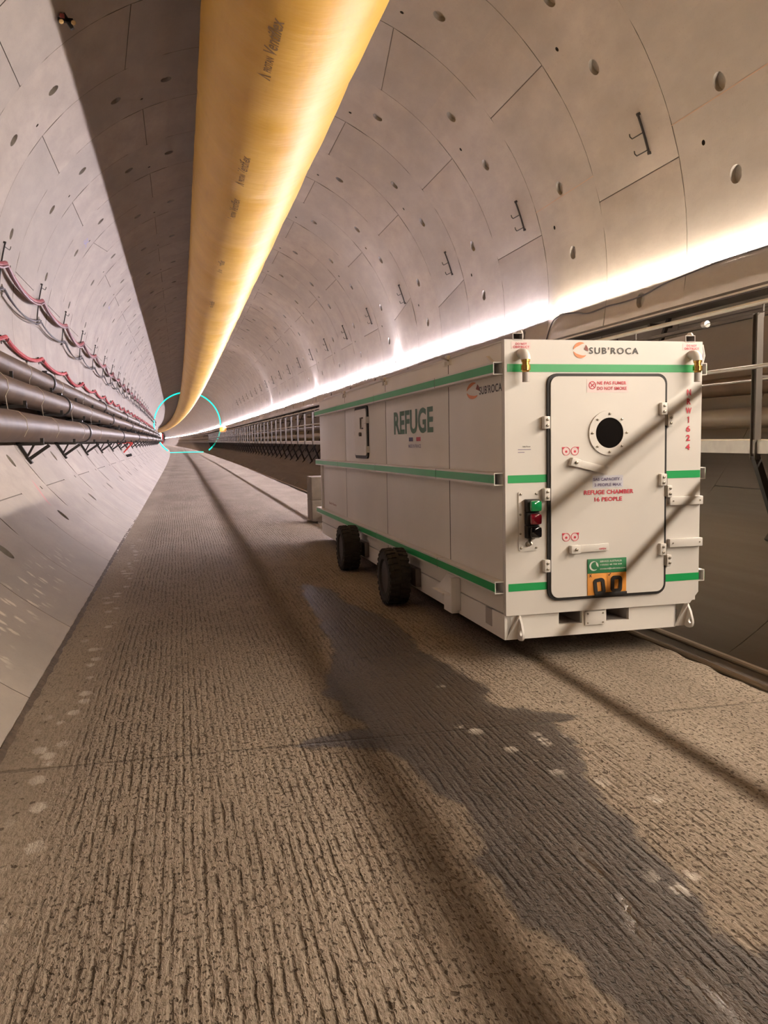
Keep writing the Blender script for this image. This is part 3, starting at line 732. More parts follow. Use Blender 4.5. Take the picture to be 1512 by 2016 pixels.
# notices on the door
mb = MB(); mb.box(.628, .966, -.0292, -.028, 1.905, 2.000); mb.build('decal', M_DECW, door)
mb = MB(); ring_prism(mb, circ(.672, 1.958, .029, 24), circ(.672, 1.958, .023, 24), 'y', -.031, -.029); mb.box(.642, .702, -.031, -.029, 1.9555, 1.9605, rot=Matrix.Rotation(.8, 3, 'Y')); mb.box(.655, .69, -.0305, -.029, 1.954, 1.962, rot=Matrix.Rotation(-.7, 3, 'Y'))
mb.build('no_smoking_mark', M_INKR, door)
lettering('NE PAS FUMER', (.828, -.029, 1.974), .235, .024, M_INKR, door); lettering('DO NOT SMOKE', (.830, -.029, 1.935), .240, .024, M_INKR, door)
mb = MB(); mb.box(.675, .925, -.0292, -.028, 1.205, 1.297); mb.build('decal', M_DECB, door)
lettering('SAS CAPACITY :', (.796, -.029, 1.270), .232, .022, M_INKB, door, bold=.03); lettering('2 PEOPLE MAX', (.800, -.029, 1.229), .222, .022, M_INKB, door, bold=.03)
lettering('REFUGE CHAMBER', (.808, -.028, 1.175), .405, .032, M_INKR, door, bold=.03); lettering('16 PEOPLE', (.804, -.028, 1.122), .225, .032, M_INKR, door, bold=.03)
for zc in (1.482, .852):
    for xc_, sg in ((.464, -1), (.533, 1)):
        mb = MB(); mb.prism(circ(xc_, zc, .033, 24), 'y', -.0292, -.028); mb.build('decal', M_DECW, door)
        mb = MB(); ring_prism(mb, circ(xc_, zc, .031, 24), circ(xc_, zc, .0275, 24), 'y', -.031, -.029); mb.prism(circ(xc_, zc-.003, .009, 12), 'y', -.031, -.029)
        ax_ = xc_+sg*.022; mb.prism([(ax_-.011, zc+.030), (ax_+.011, zc+.030), (ax_+sg*.008, zc+.012)], 'y', -.031, -.029); mb.build('arrow_mark', M_INKR, door)
for k, chx in enumerate('NRW1624'):
    if chx == '1':
        z1 = 1.905-k*.0685; x1 = 1.490-.0008*k
        mb = MB(); mb.box(x1-.001, x1+.006, -.004, -.001, z1-.023, z1+.023); mb.add([(x1-.012, -.0041, z1+.009), (x1+.006, -.0041, z1+.023), (x1-.001, -.0041, z1+.023), (x1-.012, -.0041, z1+.015)], [(0, 1, 2, 3)]); mb.build('lettering', M_INKR, CH, None)
        continue
    lettering(chx, (1.490-.0008*k, -.001, 1.905-k*.0685), .050 if chx == 'W' else .034 if chx != '1' else .019, .046, M_INKR, CH, bold=.0 if chx == '1' else .03)
lettering('Sub Roca', (.165, -.001, 1.522), .060, .010, M_INKK, CH); 
mb = MB(); mb.box(.10, .20, -.002, 0, 1.498, 1.502); mb.box(.10, .15, -.002, 0, 1.478, 1.482); mb.build('note_lines', M_INKB, CH)
# the sign board at the foot of the door
sb = MB(); sb.box(.634, .952, -.036, -.028, .572, .680, .001); sb = sb.build('green_sign', M_SIGNG, door)
mb = MB(); crescent(mb, lambda x, z: (x, -.038, z), .682, .628, .036, -300, -45, .014); crescent(mb, lambda x, z: (x, -.038, z), .688, .628, .032, -20, 70, .016)
mb.build('crescent_mark', mat('white_ink', (.62, .66, .60), .5), sb, None, fix=False)
MI_W = MATS['white_ink']
lettering('SERVICE AUSTRALIA', (.823, -.0365, .659), .18, .014, MI_W, sb, lift=.001, bold=.02); lettering('+33(0)2 48 708 034', (.823, -.0365, .632), .18, .014, MI_W, sb, lift=.001, bold=.02); lettering('contact@subroca.com', (.838, -.0365, .603), .21, .015, MI_W, sb, lift=.001, bold=.02)
ob = MB(); ob.box(.634, .792, -.034, -.028, .408, .571, .001); ob.box(.794, .952, -.034, -.028, .412, .571, .001); ob = ob.build('orange_sign', M_SIGNO, door)
mb = MB()
for cx, cz, an in ((.728, .472, .12), (.868, .484, -.02)):
    o_ = rrect(-.046, .046, -.062, .062, .028); i_ = rrect(-.019, .019, -.036, .036, .004)
    rr_ = lambda p: (cx+p[0]*math.cos(an)-p[1]*math.sin(an)*1., cz+p[0]*math.sin(an)+p[1]*math.cos(an))
    ring_prism(mb, [rr_(p) for p in o_], [rr_(p) for p in i_], 'y', -.042, -.034)
mb.build('zero_digit', M_RUB, ob)
lettering('X', (.656, -.034, .556), .024, .022, M_INKK, ob, bold=.03, lift=.002)
mb = MB(); mb.add([(.800, -.036, .556), (.808, -.036, .546), (.826, -.036, .568), (.820, -.036, .570), (.808, -.036, .554), (.803, -.036, .560)], [(0, 1, 4, 5), (1, 2, 3, 4)]); mb.build('tick_mark', M_INKK, ob, None, fix=False)
mb = MB(); mb.box(.690, .953, -.046, -.034, .398, .425, .003); mb.build('sign_ledge', M_RUB, door)
# hatch on the flank
hy0, hy1, hz0, hz1 = 4.385, 5.105, 1.405, 2.025
mb = MB(); ring_prism(mb, rrect(hy0-.025, hy1+.025, hz0-.02, hz1+.02, .08), rrect(hy0+.02, hy1-.02, hz0+.02, hz1-.02, .05), 'x', -.018, 0); mb.build('hatch_gasket', M_RUB, CH)
mb = MB(); mb.prism(rrect(hy0+.02, hy1-.02, hz0+.02, hz1-.02, .05), 'x', -.028, 0); hat = mb.build('hatch', M_WHITE2, CH, 30)
for z in (1.86, 1.50):
    mb = MB(); mb.box(-.05, -.001, hy0-.06, hy0+.05, z-.04, z+.04, .005); mb.build('hatch_hinge', M_WHITE2, hat)
mb = MB(); mb.box(-.045, -.028, 4.66, 4.69, 1.755, 1.90, .003); mb.box(-.045, -.028, 4.56, 4.69, 1.885, 1.90, .003); mb.box(-.045, -.028, 4.56, 4.69, 1.755, 1.77, .003); mb.build('hatch_frame', M_STEEL, hat)
mb = MB(); mb.lathe([(.025, 0), (.025, .03), (.01, .035)], (-.028, 4.68, 1.69), (-1, 0, 0), 14); mb.build('hatch_knob', M_STEEL, hat)
mb = MB(); mb.box(-.03, -.001, hy1-.01, hy1+.04, 1.69, 1.735, .004); mb.build('hatch_latch', M_WHITE2, hat)
# rear corner post, small marks near the rear
mb = MB(); mb.box(-.035, .0, 7.72, 7.80, .52, 1.24, .004); mb.build('corner_post', M_WHITE2, CH)
lettering('Sub Roca', (0, 6.95, .66), .6, .035, M_INKM, CH, 'left')
# skid base
ZS = .105
mb = MB()
fx = [(.02, .432), (.622, .822), (1.012, W-.16)]
mb.box(.02, .432, .03, .07, ZS, ZB); mb.box(.622, .822, .03, .07, ZS, ZB); mb.box(1.012, W-.19, .03, .07, ZS, ZB)
mb.box(.432, .622, .03, .07, ZS, .19); mb.box(.822, 1.012, .03, .07, ZS, .19)
mb.box(.0, .05, .03, .28, ZS, ZB); mb.box(0., .05, .42, L-.02, ZS, ZB); mb.box(0., .05, .28, .42, ZS, .155)
mb.box(W-.05, W, .45, L-.02, ZS, ZB); mb.box(.02, W-.02, L-.06, L-.02, ZS, ZB)
mb.prism([(W-.2, .03), (W-.19, .03), (W, .45), (W, .50), (W-.05, .5), (W-.22, .07)], 'z', ZS, ZB)
mb.box(.02, W-.05, .5, L-.05, .16, .18)
mb.build('skid_base', M_WHITE2, CH, 25)
for x0 in (.432, .822):
    mb = MB(); mb.box(x0-.003, x0, .06, 1.2, .185, ZB); mb.box(x0+.19, x0+.193, .06, 1.2, .185, ZB); mb.box(x0, x0+.19, .06, 1.2, .182, .187); mb.box(x0, x0+.19, .8, .81, .187, ZB)
    mb.build('fork_pocket', M_PVC, CH)
mb = MB(); mb.box(.64, .806, .012, .03, .172, .278, .006); mb.build('skid_plate', M_WHITE, CH)
for x in (.66, .786):
    for z in (.19, .26):
        mb = MB(); mb.lathe([(.006, 0), (.006, .004)], (x, .012, z), (0, -1, 0), 8); mb.build('plate_screw', M_BOLT, CH)
mb = MB(); mb.box(.0, .006, .282, .418, .158, .285); mb.build('side_pocket', M_PVC, CH)
for cx in (.105, 1.500):
    mb = MB(); tri = [(-.0, .288), (.03, .288), (.03, .11), (-.03, .11), (-.055, .115), (-.072, .14), (-.07, .165)]
    hole = circ(-.042, .165, .022, 20)
    outer = [(-.02, .288), (.03, .288), (.03, .12), (.03, .105), (-.035, .105), (-.055, .112), (-.068, .125), (-.075, .15), (-.070, .175), (-.045, .23)]
    # lug plate with eye, built as a ring outline around the hole
    oo = []
    for k in range(20):
        a = 2*PI*k/20; d = Vector((math.cos(a), math.sin(a))); best = 9
        for q in range(len(outer)):
            p1, p2 = Vector(outer[q]), Vector(outer[(q+1) % len(outer)]); e = p2-p1; c0 = p1-Vector((-.042, .165)); den = d.x*e.y-d.y*e.x
            if abs(den) < 1e-9: continue
            t = (c0.x*e.y-c0.y*e.x)/den; u = (c0.x*d.y-c0.y*d.x)/den
            if t > 0 and -1e-6 <= u <= 1+1e-6: best = min(best, t)
        oo.append((-.042+d.x*best, .165+d.y*best))
    ring_prism(mb, oo, hole, 'x', cx-.008, cx+.008)
    mb.add([(cx-.008, .03, .288), (cx-.008, -.02, .288), (cx-.095, .03, .11), (cx-.008, .03, .11)], [(0, 1, 2), (1, 3, 2), (0, 2, 3), (0, 3, 1)])
    mb.build('towing_lug', M_WHITE, CH, 30)
# axle brackets and wheels
mb = MB(); mb.box(-.085, -.002, 1.00, 1.04, .14, .42, .003); mb.box(-.085, -.002, 1.25, 1.56, .235, .25, .002); mb.prism([(1.04, .42), (1.04, .25), (1.60, .25), (1.30, .42)], 'x', -.02, -.002)
mb.box(-.07, -.002, 1.04, 1.25, .11, .25, .003)
jb = mb.build('jack_bracket', M_WHITE2, CH, 25)
for y, z in ((1.10, .37), (1.16, .36), (1.10, .30)):
    mb = MB(); mb.lathe([(.012, 0), (.012, .008)], (-.02, y, z), (-1, 0, 0), 8); mb.build('bracket_bolt', M_STEEL, jb)
def wheel():
    mb = MB(); R_, w2 = .285, .105
    mb.lathe([(R_*.56, -w2*.8), (R_*.62, -w2), (R_*.86, -w2), (R_*.955, -w2*.9), (R_*.965, 0), (R_*.955, w2*.9), (R_*.86, w2), (R_*.62, w2), (R_*.56, w2*.8)], (0, 0, 0), (1, 0, 0), 48)
    for k in range(26):                       # chevron tread lugs wrapping over the shoulders
        for sg in (-1, 1):
            a0 = 2*PI*(k+(.5 if sg > 0 else 0))/26; a1 = a0+.11
            for (x0, x1, da, r0, r1) in ((.012, .06, .0, .95, 1.0), (.06, .10, .035, .94, .992), (.10, .108, .035, .83, .965)):
                vs = []
                for rr in (r0, r1):
                    for aa in (a0+da, a1+da):
                        for x in (x0, x1): vs.append((sg*x, R_*rr*math.cos(aa), R_*rr*math.sin(aa)))
                mb.add(vs, [(0, 1, 3, 2), (4, 5, 7, 6), (0, 1, 5, 4), (2, 3, 7, 6), (0, 2, 6, 4), (1, 3, 7, 5)])
    return mb
we = None
for x, sg in ((-.225, 1), (W+.19, -1)):
    for y in (2.40, 4.70):
        e = bpy.data.objects.new('wheel', None); COL.objects.link(e); e.parent = CH; e.location = (x, y, .285-.066+.0081*y)
        if we is None:
            t0 = wheel().build('tyre', M_TYRE, e, 30)
            mb = MB(); mb.lathe([(.16, -.085), (.165, -.09), (.158, -.07), (.12, -.03), (.05, -.035), (.05, -.055), (.02, -.06)], (0, 0, 0), (1, 0, 0), 32); r0_ = mb.build('rim', M_RIM, e)
            we = (t0, r0_)
        else:
            for s_ in we:
                c = s_.copy(); COL.objects.link(c); c.parent = e
                if sg < 0: c.rotation_euler = (0, 0, PI)
for y in (2.40, 4.70):
    mb = MB(); mb.tube([(-.21, y, .25), (W+.16, y, .25)], .04, 12); mb.box(-.06, .0, y-.22, y+.22, .15, .33, .01); mb.box(-.12, -.04, y-.05, y+.05, .2, .3, .01); mb.build('axle', M_STEEL, CH)

# ------------------------------------------------------------------ concrete blocks behind the chamber
for k, (z0, z1, lb) in enumerate(((0, .445, 'brown concrete block standing on the road behind the chamber, lower of two'), (.447, .885, 'brown concrete block stacked on another behind the chamber, upper of two'))):
    mb = MB(); mb.box(2.39, 3.25, 15.5, 16.1, z0+(.04 if k == 0 else 0), z1, .015)
    if k == 0: mb.box(2.5, 2.65, 15.55, 16.05, 0, .04); mb.box(3.0, 3.15, 15.55, 16.05, 0, .04)
    tag(mb.build('concrete_block', M_CONC), lb, 'block', 'concrete blocks behind the chamber')

# ------------------------------------------------------------------ walkway on the right
HX = 4.80
WK = empty('walkway', (HX, 0, 1.53), 'raised steel walkway with handrail along the right wall behind the chamber', 'walkway')
def long(mb, x, z, y0, y1, kind, a, b=None, step=4.):
    ysq = []; y = y0
    while y < y1: ysq.append(y); y += step if y < 110 else step*2
    ysq.append(y1)
    if kind == 'tube': mb.tube([(x-HX+xo(y), y, z-1.53) for y in ysq], a, 10)
    else:
        vs = []
        for y in ysq: vs += [(x-HX+xo(y)+sx*a/2, y, z-1.53+sz*b/2) for sx, sz in ((-1, -1), (1, -1), (1, 1), (-1, 1))]
        n_ = len(ysq); fs_ = [(i*4+k, i*4+(k+1) % 4, (i+1)*4+(k+1) % 4, (i+1)*4+k) for i in range(n_-1) for k in range(4)]+[(3, 2, 1, 0), tuple((n_-1)*4+k for k in range(4))]
        mb.add(vs, fs_)
    return mb
WY0, WY1 = -8.5, 330.
mb = MB(); long(mb, HX+.05, 2.70, WY0, WY1, 'tube', .021); mb.build('top_rail', M_RAILP, WK)
mb = MB(); long(mb, HX-.13, 2.140, WY0, WY1, 'tube', .018); mb.build('mid_rail', M_GALV, WK)
mb = MB(); long(mb, HX+.40, 2.075, WY0, WY1, 'tube', .010); mb.build('inner_wire', M_STEEL, WK)
mb = MB(); long(mb, HX-.0, 1.468, WY0, WY1, 'box', .018, .11); mb.build('edge_channel', M_GALV, WK, 25)
for k in range(5):
    mb = MB(); long(mb, HX+.06+.165*k+.0, 1.522, WY0, WY1, 'box', .135, .018); mb.build('deck_plank', M_PLANK, WK, 25)
pk0 = None
for k in range(0, 66):
    y = YA+P*(k-7+.35)
    if y < -8: continue
    if pk0 is None:
        mb = MB(); mb.box(-.03, .03, -.032, -.026, -.17, 1.07); mb.box(-.03, .03, .026, .032, -.17, 1.07); mb.box(-.004, .004, -.03, .03, -.17, 1.07); mb.box(.0, .05, -.006, .006, 1.04, 1.05); mb.box(.044, .056, -.006, .006, 1.04, 1.16); mb.box(-.14, .0, -.01, .01, .60, .62); mb.box(0, .41, -.01, .01, .53, .55)
        po = mb.build('post', M_TRAY, WK, 25)
        mb = MB()
        xl = lambda z: XC+math.sqrt(R0**2-(z-ZC)**2)-HX
        mb.bar((0, 0, -.09), (xl(1.43)+.0, 0, -.09), .05, .07); mb.bar((.0, 0, -.13), (xl(.72), 0, -.84), .05, .06)
        mb.bar((xl(1.45)-.04, .0, -.08), (xl(.65)-.04, .0, -.88), .10, .03); mb.bar((.42, 0, -.11), (.30, 0, -.42), .04, .04)
        br = mb.build('bracket', M_BLACK, WK, 25); pk0 = (po, br)
        for s_ in pk0: s_.location = (xo(y), y, 0)
    else:
        for s_ in pk0:
            c = s_.copy(); COL.objects.link(c); c.parent = WK; c.location = (xo(y), y, 0)
mb = MB(); long(mb, HX, 2.605, WY0, WY1, 'tube', .0035); mb.build('top_wire', M_TRAY, WK)
mb = MB(); mb.lathe([(.02, -.03), (.032, -.028), (.032, .028), (.02, .03)], (0, 6.87, 1.075), (0, 1, 0), 12); mb.build('rail_clamp', M_GALV, WK)

# services behind the walkway
def wall_run(name, th, off, r, y0, y1, material, label, cat, group=None, kind='tube', dims=None):
    a = math.radians(th); x, z = XC+(R0-off)*math.cos(a), ZC+(R0-off)*math.sin(a)
    mb = MB(); ysq = []; y = y0
    while y < y1: ysq.append(y); y += 3 if y < 110 else 8
    ysq.append(y1)
    if kind == 'tube': mb.tube([(x+xo(y), y, z) for y in ysq], r, 16)
    else:
        vs = []
        for y in ysq: vs += [(x+xo(y)+p, y, z+q) for p, q in dims]
        n_ = len(ysq); nn = len(dims)
        fs_ = [(i*nn+k, i*nn+(k+1) % nn, (i+1)*nn+(k+1) % nn, (i+1)*nn+k) for i in range(n_-1) for k in range(nn)]+[tuple(range(nn))[::-1], tuple((n_-1)*nn+k for k in range(nn))]
        mb.add(vs, fs_)
    o = mb.build(name, material, None, 35); return tag(o, label, cat, group), x, z
CHAN = [(0, 0), (.012, 0), (.012, -.055), (.296, -.055), (.296, 0), (.308, 0), (.308, -.07), (0, -.07)]
tr_, _, _ = wall_run('cable_tray', -10.4, .315, 0, WY0, WY1, M_TRAY, 'upper dark cable tray on brackets just below the light strip, right wall', 'cable tray', 'cable trays on the right wall', 'p', CHAN)
mb = MB(); long(mb, 5.945, 3.104, WY0, WY1, 'box', .034, .020); o = mb.build('lip', M_RAILP, tr_, 25); o.location = (HX, 0, 1.53); o['label'] = 'outer edge of the dark tray, painted pale as if lit'  # the tray's lit edge, painted pale
CHAN2 = [(0, 0), (.07, 0), (.07, -.03), (0, -.03)]
wall_run('cable_tray', -15.4, .42, 0, WY0, WY1, M_TRAY, 'lower dark cable tray between the upper tray and the handrail, right wall', 'cable tray', 'cable trays on the right wall', 'p', CHAN2)
wall_run('service_pipe', -25.3, .33, .10, WY0, WY1, M_PIPE, 'brown pipe behind the handrail, upper of two right-wall pipes', 'pipe', 'pipes behind the walkway rail')
wall_run('service_pipe', -30.0, .30, .10, WY0, WY1, M_PIPE2, 'grey-brown pipe just above the walkway deck, lower of two right-wall pipes', 'pipe', 'pipes behind the walkway rail')
tb = None
for k in range(44):
    y = YA+P*(2*(k-3)+.08)
    if y < -8: continue
    if tb is None:
        mb = MB(); A0 = lin(-9.5, 0, .0); base = Vector((XC, 0, 0))
        for th, o1 in ((-11.8, .34), (-16.2, .44)):
            p0 = lin(th, 0, .0); p1 = Vector((XC+(R0-o1)*math.cos(math.radians(th)), 0, p0.z))
            mb.bar(p0, p1, .05, .05)
        mb.bar(lin(-9, 0, .03), lin(-33, 0, .03), .06, .04)
        for th, o1 in ((-27.2, .44), (-31.9, .41)):
            p0 = lin(th, 0, .0); p1 = Vector((XC+(R0-o1)*math.cos(math.radians(th)), 0, p0.z)); mb.bar(p0, p1, .05, .035)
        o = mb.build('pipe_bracket', M_BLACK, None, 25); o.location = (xo(y), y, 0); tb = o
    else: o = tb.copy(); COL.objects.link(o); o.location = (xo(y), y, 0)
    nm = 'nearest' if k <= 3 else (ORD[k-4] if k-4 < 20 else 'far')
    nth_ = k
    tag(o, 'dark bracket carrying trays and pipes behind the walkway, %s' % (('%s past the chamber front' % ORD[k-3]) if 3 <= k < 23 else 'nearer than the chamber' if k < 3 else 'far off'), 'bracket', 'brackets of the right-wall services')

# ------------------------------------------------------------------ hook bars on the right wall
def hook_bar(root, side, th_top, th_bot, hooks, y):
    sgn = 1
    mb = MB(); n_ = 6; pts = [lin(th_top+(th_bot-th_top)*k/n_, y, .03)-root.location for k in range(n_+1)]
    for k in range(n_): mb.bar(pts[k], pts[k+1], .024, .022)
    mb.bar(lin(th_top, y, 0)-root.location, lin(th_top, y, .045)-root.location, .034, .034); mb.bar(lin(th_bot, y, 0)-root.location, lin(th_bot, y, .045)-root.location, .034, .034)
    mb.build('bar', M_BLACK, root, 25)
    for th in hooks:
        mb = MB(); dth = .9 if side > 0 else -.9
        p = [lin(th, y, .045), lin(th, y, .16), lin(th+dth*.5, y, .20), lin(th+dth*1.4, y, .21)]
        p = [lin(th, y, .045), lin(th, y+.10, .06), lin(th, y+.20, .08), lin(th+dth*.5, y+.225, .085), lin(th+dth, y+.22, .085)]
        mb.tube([q-root.location for q in p], .008, 6); mb.build('hook', M_BLACK, root)
for j in range(20):
    y = YA+P*(2*j+.27); c = lin(19.5, y)
    root = empty('hook_bar', c, 'dark steel bar with two hooks bolted to the right vault, %s from the camera' % ORD[j], 'hook bar', 'hook bars on the right vault')
    hook_bar(root, 1, 22.6, 16.4, (19.7, 16.9), y)
LY = [YA+P*(2*j+1.32) for j in range(-1, 20)]
for j, y in enumerate(LY):
    c = lin(170, y)
    root = empty('hook_bar', c, 'dark steel bar with hooks holding the cables on the left wall, %s from the camera' % (ORD[j] if j < 20 else 'farthest'), 'hook bar', 'hook bars on the left wall')
    hook_bar(root, -1, 164.7, 175.6, (165.6, 169.6, 175.0), y)
# cables on the left wall
def sag_run(name, th, off, r, sag, material, label, n_end=34, two=False, ph=0.):
    pts = []
    ys0 = YA+P*(-5+.32)
    for j in range(n_end):
        for t in range(8):
            u = t/8; y = ys0+2*P*(j+u); s_ = sag*(1-(2*u-1)**2)*(1+.25*math.sin(j*2.3))
            q = lin(th, y, off); pts.append((q.x, y+ph, q.z-s_+.02*math.exp(-(min(u, 1-u)/.06)**2)))
    mb = MB(); mb.tube(pts, r, 8)
    if two: mb.tube([(a+.035, b, c-.045-.02*math.sin(b*.7)) for a, b, c in pts], r*.8, 6)
    return tag(mb.build(name, material), label, 'cable', None)
sag_run('hose', 169.3, .10, .046, .19, M_PINKC, 'thick dusty red hose sagging between hooks, highest line on the left wall')
sag_run('hose', 169.75, .135, .030, .21, mat('dark_maroon_hose', (.12, .045, .05), .5), 'dark maroon hose hanging under the thick dusty red hose on the left wall')
sag_run('cable', 174.6, .09, .017, .17, M_CABLE, 'pair of thin black cables sagging below the thick red hose on the left wall', two=True)
sag_run('hose', -174.6, .09, .040, .15, M_REDC, 'bright red hose sagging just above the brown pipes on the left wall')
cc = None
for j in range(18):
    y = YA+P*(2*j-1+.32); q = lin(-174.6, y, 0)
    mb = None
    if cc is None:
        mb = MB(); mb.bar((0, 0, -.05), (.13, 0, -.05), .02, .012); mb.bar((.13, 0, -.056), (.145, 0, .0), .012, .02); mb.bar((0.01, 0, -.10), (.01, 0, .06), .03, .02)
        cc = mb.build('cable_hook', M_BLACK, None, 25); o = cc
    else: o = cc.copy(); COL.objects.link(o)
    o.location = q; tag(o, 'small black hook holding the bright red hose on the left wall, %s from the camera' % ORD[j], 'hook', 'hooks under the bright red hose')

# ------------------------------------------------------------------ brown pipes on the left wall
PD = [(-2.66, 2.845, .185, 18.4, 'uppermost'), (-2.50, 2.415, .205, 19.2, 'middle'), (-2.30, 1.855, .225, 21.0, 'lowest')]
for x, z, r, yc, nm in PD:
    root = empty('service_pipe', (x, 0, z), 'large brown pipe with black couplings, %s of three on the left wall' % nm, 'pipe', 'brown pipes on the left wall')
    mb = MB(); mb.tube([(xo(y), y, 0) for y in [-8.+2*k for k in range(60)]+[112+6.*k for k in range(35)]], r, 28); mb.build('barrel', M_PIPE, root)
    cp = None
    for j in range(-2, 16):
        y = yc+12.3*j
        if cp is None:
            mb = MB(); mb.lathe([(r, -.09), (r+.028, -.085), (r+.034, -.03), (r+.026, 0), (r+.034, .03), (r+.028, .085), (r, .09)], (0, 0, 0), (0, 1, 0), 28); mb.box(-.05, .05, -.05, .05, r+.01, r+.075, .01)
            cp = mb.build('coupling', M_COUP, root); o = cp
        else: o = cp.copy(); COL.objects.link(o); o.parent = root
        o.location = (xo(y), y, 0)
pb = None
for j in range(24):
    y = YA+P*(2*j-.0+.12)-2*P
    if pb is None:
        root = empty('pipe_bracket', (0, y, 0), '', 'bracket')
        xw = lambda z: XC-math.sqrt(R0**2-(z-ZC)**2)
        mb = MB()
        mb.bar((xw(3.0)+.03, 0, 3.02), (xw(2.45)+.03, 0, 2.45), .06, .05); mb.bar((xw(2.45)+.03, 0, 2.45), (xw(1.9)+.03, 0, 1.9), .06, .05); mb.bar((xw(1.9)+.03, 0, 1.9), (xw(1.40)+.03, 0, 1.40), .06, .05)
        mb.build('upright', M_BLACK, root, 25)
        for (x, z, r, _, _) in PD:
            zz = z-r-.03
            mb = MB(); mb.bar((xw(zz), 0, zz), (x+r*.72+.05, 0, zz), .05, .045); mb.bar((x+r*.72+.05, 0, zz-.02), (x+r*.72+.05, 0, zz+.09), .05, .02); mb.build('arm', M_BLACK, root, 25)
        mb = MB(); zz = 1.60
        mb.bar((-1.98, 0, zz-.02), (xw(1.36)+.02, 0, 1.36), .05, .05); mb.bar((-2.2, -.0, zz), (xw(1.42)+.05, 0, 1.42), .04, .03); mb.bar((xw(1.40)+.03, -.03, 1.40), (xw(1.30)+.03, -.03, 1.30), .12, .04)
        mb.build('strut', M_BLACK, root, 25); pb = root
    else: root = copy_tree(pb)
    root.location = (xo(y), y, 0)
    tag(root, 'black triangular steel bracket under the left brown pipes, %s from the camera' % (ORD[j-1] if 1 <= j <= 20 else ('closest of all' if j == 0 else 'in the farthest distance')), 'bracket', 'brackets of the left pipes')
# thin tie wires across the pipes
for j, y in enumerate((12.5, 15.6, 19.7, 23.8)):
    mb = MB(); pts = []
    for x, z, r, _, _ in PD:
        for a in (95, 60, 25, -10, -40): pts.append((x+(r+.012)*math.cos(math.radians(a)), y+.01*a/30, z+(r+.012)*math.sin(math.radians(a))))
    mb.tube(pts, .005, 5)
    tag(mb.build('tie_wire', mat('pale_wire', (.5, .42, .33), .5)), 'thin pale wire draped over the three left pipes, %s from the camera' % ORD[j], 'wire', 'tie wires over the left pipes')

# red jib with a dark floodlight beyond the pipes
jy = 34.4; q = lin(-142.6, jy)
root = empty('jib_lamp', q, 'dark floodlight on a zigzag red arm under the left pipes', 'lamp')
mb = MB(); pA, pB, pC = Vector((-.62, 0, .50)), Vector((.28, 0, .50)), Vector((-.14, .0, .06))
mb.tube([pA, pB], .028, 8); mb.tube([pB, pC], .028, 8); mb.build('arm', M_REDP, root)
mb = MB(); mb.box(-.28, .24, -.09, .09, -.08, .03, .03, rot=Matrix.Rotation(-.22, 3, 'Y')); mb.build('lamp_head', M_BLACK, root)
# survey prism on the left vault
q = lin(129.9, 12.77, .0); root = empty('survey_prism', q, 'small dark survey target with amber reflectors high on the left vault', 'survey target')
inn = Vector((-math.cos(math.radians(129.9)), 0, -math.sin(math.radians(129.9))))
mb = MB(); mb.bar((0, 0, 0), inn*.12, .04, .04); mb.bar(inn*.10+Vector((-.10, 0, 0)), inn*.10+Vector((.10, 0, .0)), .05, .05); mb.bar(inn*.06+Vector((0, 0, .05)), inn*.24, .05, .05); mb.build('stem', M_BLACK, root)
for sx in (-.07, .09):
    mb = MB(); mb.lathe([(.028, 0), (.034, .02), (.02, .03)], inn*.13+Vector((sx, -.03, -.02)), (0, -1, 0), 12); mb.build('reflector', mat('amber_reflector', (.8, .55, .25), .2), root)
mb = MB(); mb.bar(inn*.12+Vector((-.08, -.035, .05)), inn*.12+Vector((-.02, -.035, .05)), .05, .05); mb.build('red_tab', mat('dull_red', (.3, .08, .07), .5), root)

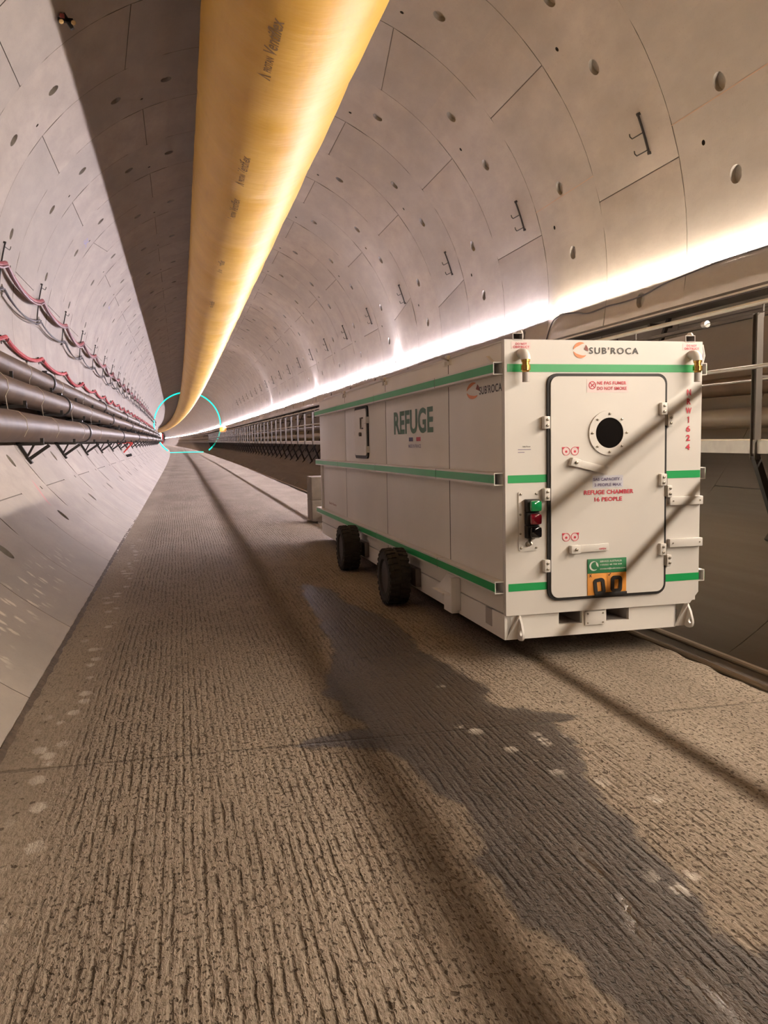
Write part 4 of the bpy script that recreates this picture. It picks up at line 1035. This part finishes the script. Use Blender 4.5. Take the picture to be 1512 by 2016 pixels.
# paint marks on the lining, and laser light painted as a line
LASER = [(18.2, 5+.6*k) for k in range(16)]
MARKS = [(143.2, 22.9), (146.5, 32.05), (-140.4, 12.65)]
def mark(name, pts, wd, material, label):
    mb = MB(); vs = []
    for th, y in pts:
        a = lin(th, y, .003); b_ = lin(th+math.degrees(wd/R0), y, .003); vs += [a[:], b_[:]]
    mb.add(vs, [(2*i, 2*i+1, 2*i+3, 2*i+2) for i in range(len(pts)-1)])
    return tag(mb.build(name, material, None, None, fix=False), label, 'wall marking')
mark('laser_line', LASER, .010, mat('laser_orange', (.42, .26, .18), .9), 'faint orange laser line painted along the right vault past the hook bar')
for th, y, lb in ((MARKS[0][0], MARKS[0][1], 'small blue scribble on the left wall, nearer of two'), (MARKS[1][0], MARKS[1][1], 'small blue scribble on the left wall, farther of two')):
    mark('paint_scribble', [(th+1.2*math.sin(k*2.1), y+.05*k-.25+.12*math.sin(k*3.3)) for k in range(11)], .030, mat('blue_marker', (.22, .22, .42), .8), lb)
mark('paint_stroke', [(MARKS[2][0]+.6*k, MARKS[2][1]-.05*k) for k in range(-4, 5)], .11, mat('faded_red_paint', (.44, .22, .21), .8), 'faded red paint stroke low on the left wall below the pipes')

# ------------------------------------------------------------------ far end: cyan ring, beacon, flood panel
yr = 122.
vs = []; n_ = 80
mb = MB(); pts = [lin(-52+(232+52)*k/n_, yr, .08) for k in range(n_+1)]
mb.tube(pts, .085, 8, upv=(0, 1, 0))
mb.tube([(edge_l(yr)+.05, yr, .06), (edge_r(yr), yr, .06)], .05, 8, upv=(0, 1, 0))
tag(mb.build('light_ring', M_CYAN), 'glowing cyan light hoop around the tunnel lining far ahead', 'light ring')
q = lin(-12, 108, .5); mb = MB(); mb.lathe([(.25, -.35), (.42, -.3), (.42, .25), (.2, .4)], q, (0, 0, 1), 16)
tag(mb.build('beacon', M_AMBER), 'round amber beacon below the far light strip on the right wall', 'beacon')
yf = 178.; ex = xo(yf)
root = empty('flood_panel', (-3.2+ex, yf, 1.9), 'bright white flood panel over a red beam at the far end on the left', 'lamp')
mb = MB(); mb.prism([(-.9, .0), (.95, .0), (.95, 1.5), (.6, 1.6), (.1, 1.05), (-.1, 1.9), (-1.3, 1.9)], 'y', -.1, .1); mb.build('panel', M_FLOOD, root, 25)
mb = MB(); mb.box(-.8, 1.15, -.2, .2, -.65, -.05, .03); mb.box(1.0, 1.25, -.2, .2, -.6, 1.4, .03); mb.build('beam', M_REDP, root)
mb = MB(); mb.box(-.9, .1, .3, 1.0, 2.4, 3.9, .05); mb.build('cabinet', M_PVC, root)
mb = MB(); mb.box(-1.4, .15, .2, 1.2, 2.05, 2.35, .03); mb.tube([(-1.25, .6, 2.3), (-1.25, .6, 4.2)], .12, 8); mb.build('bracket', M_BLACK, root)
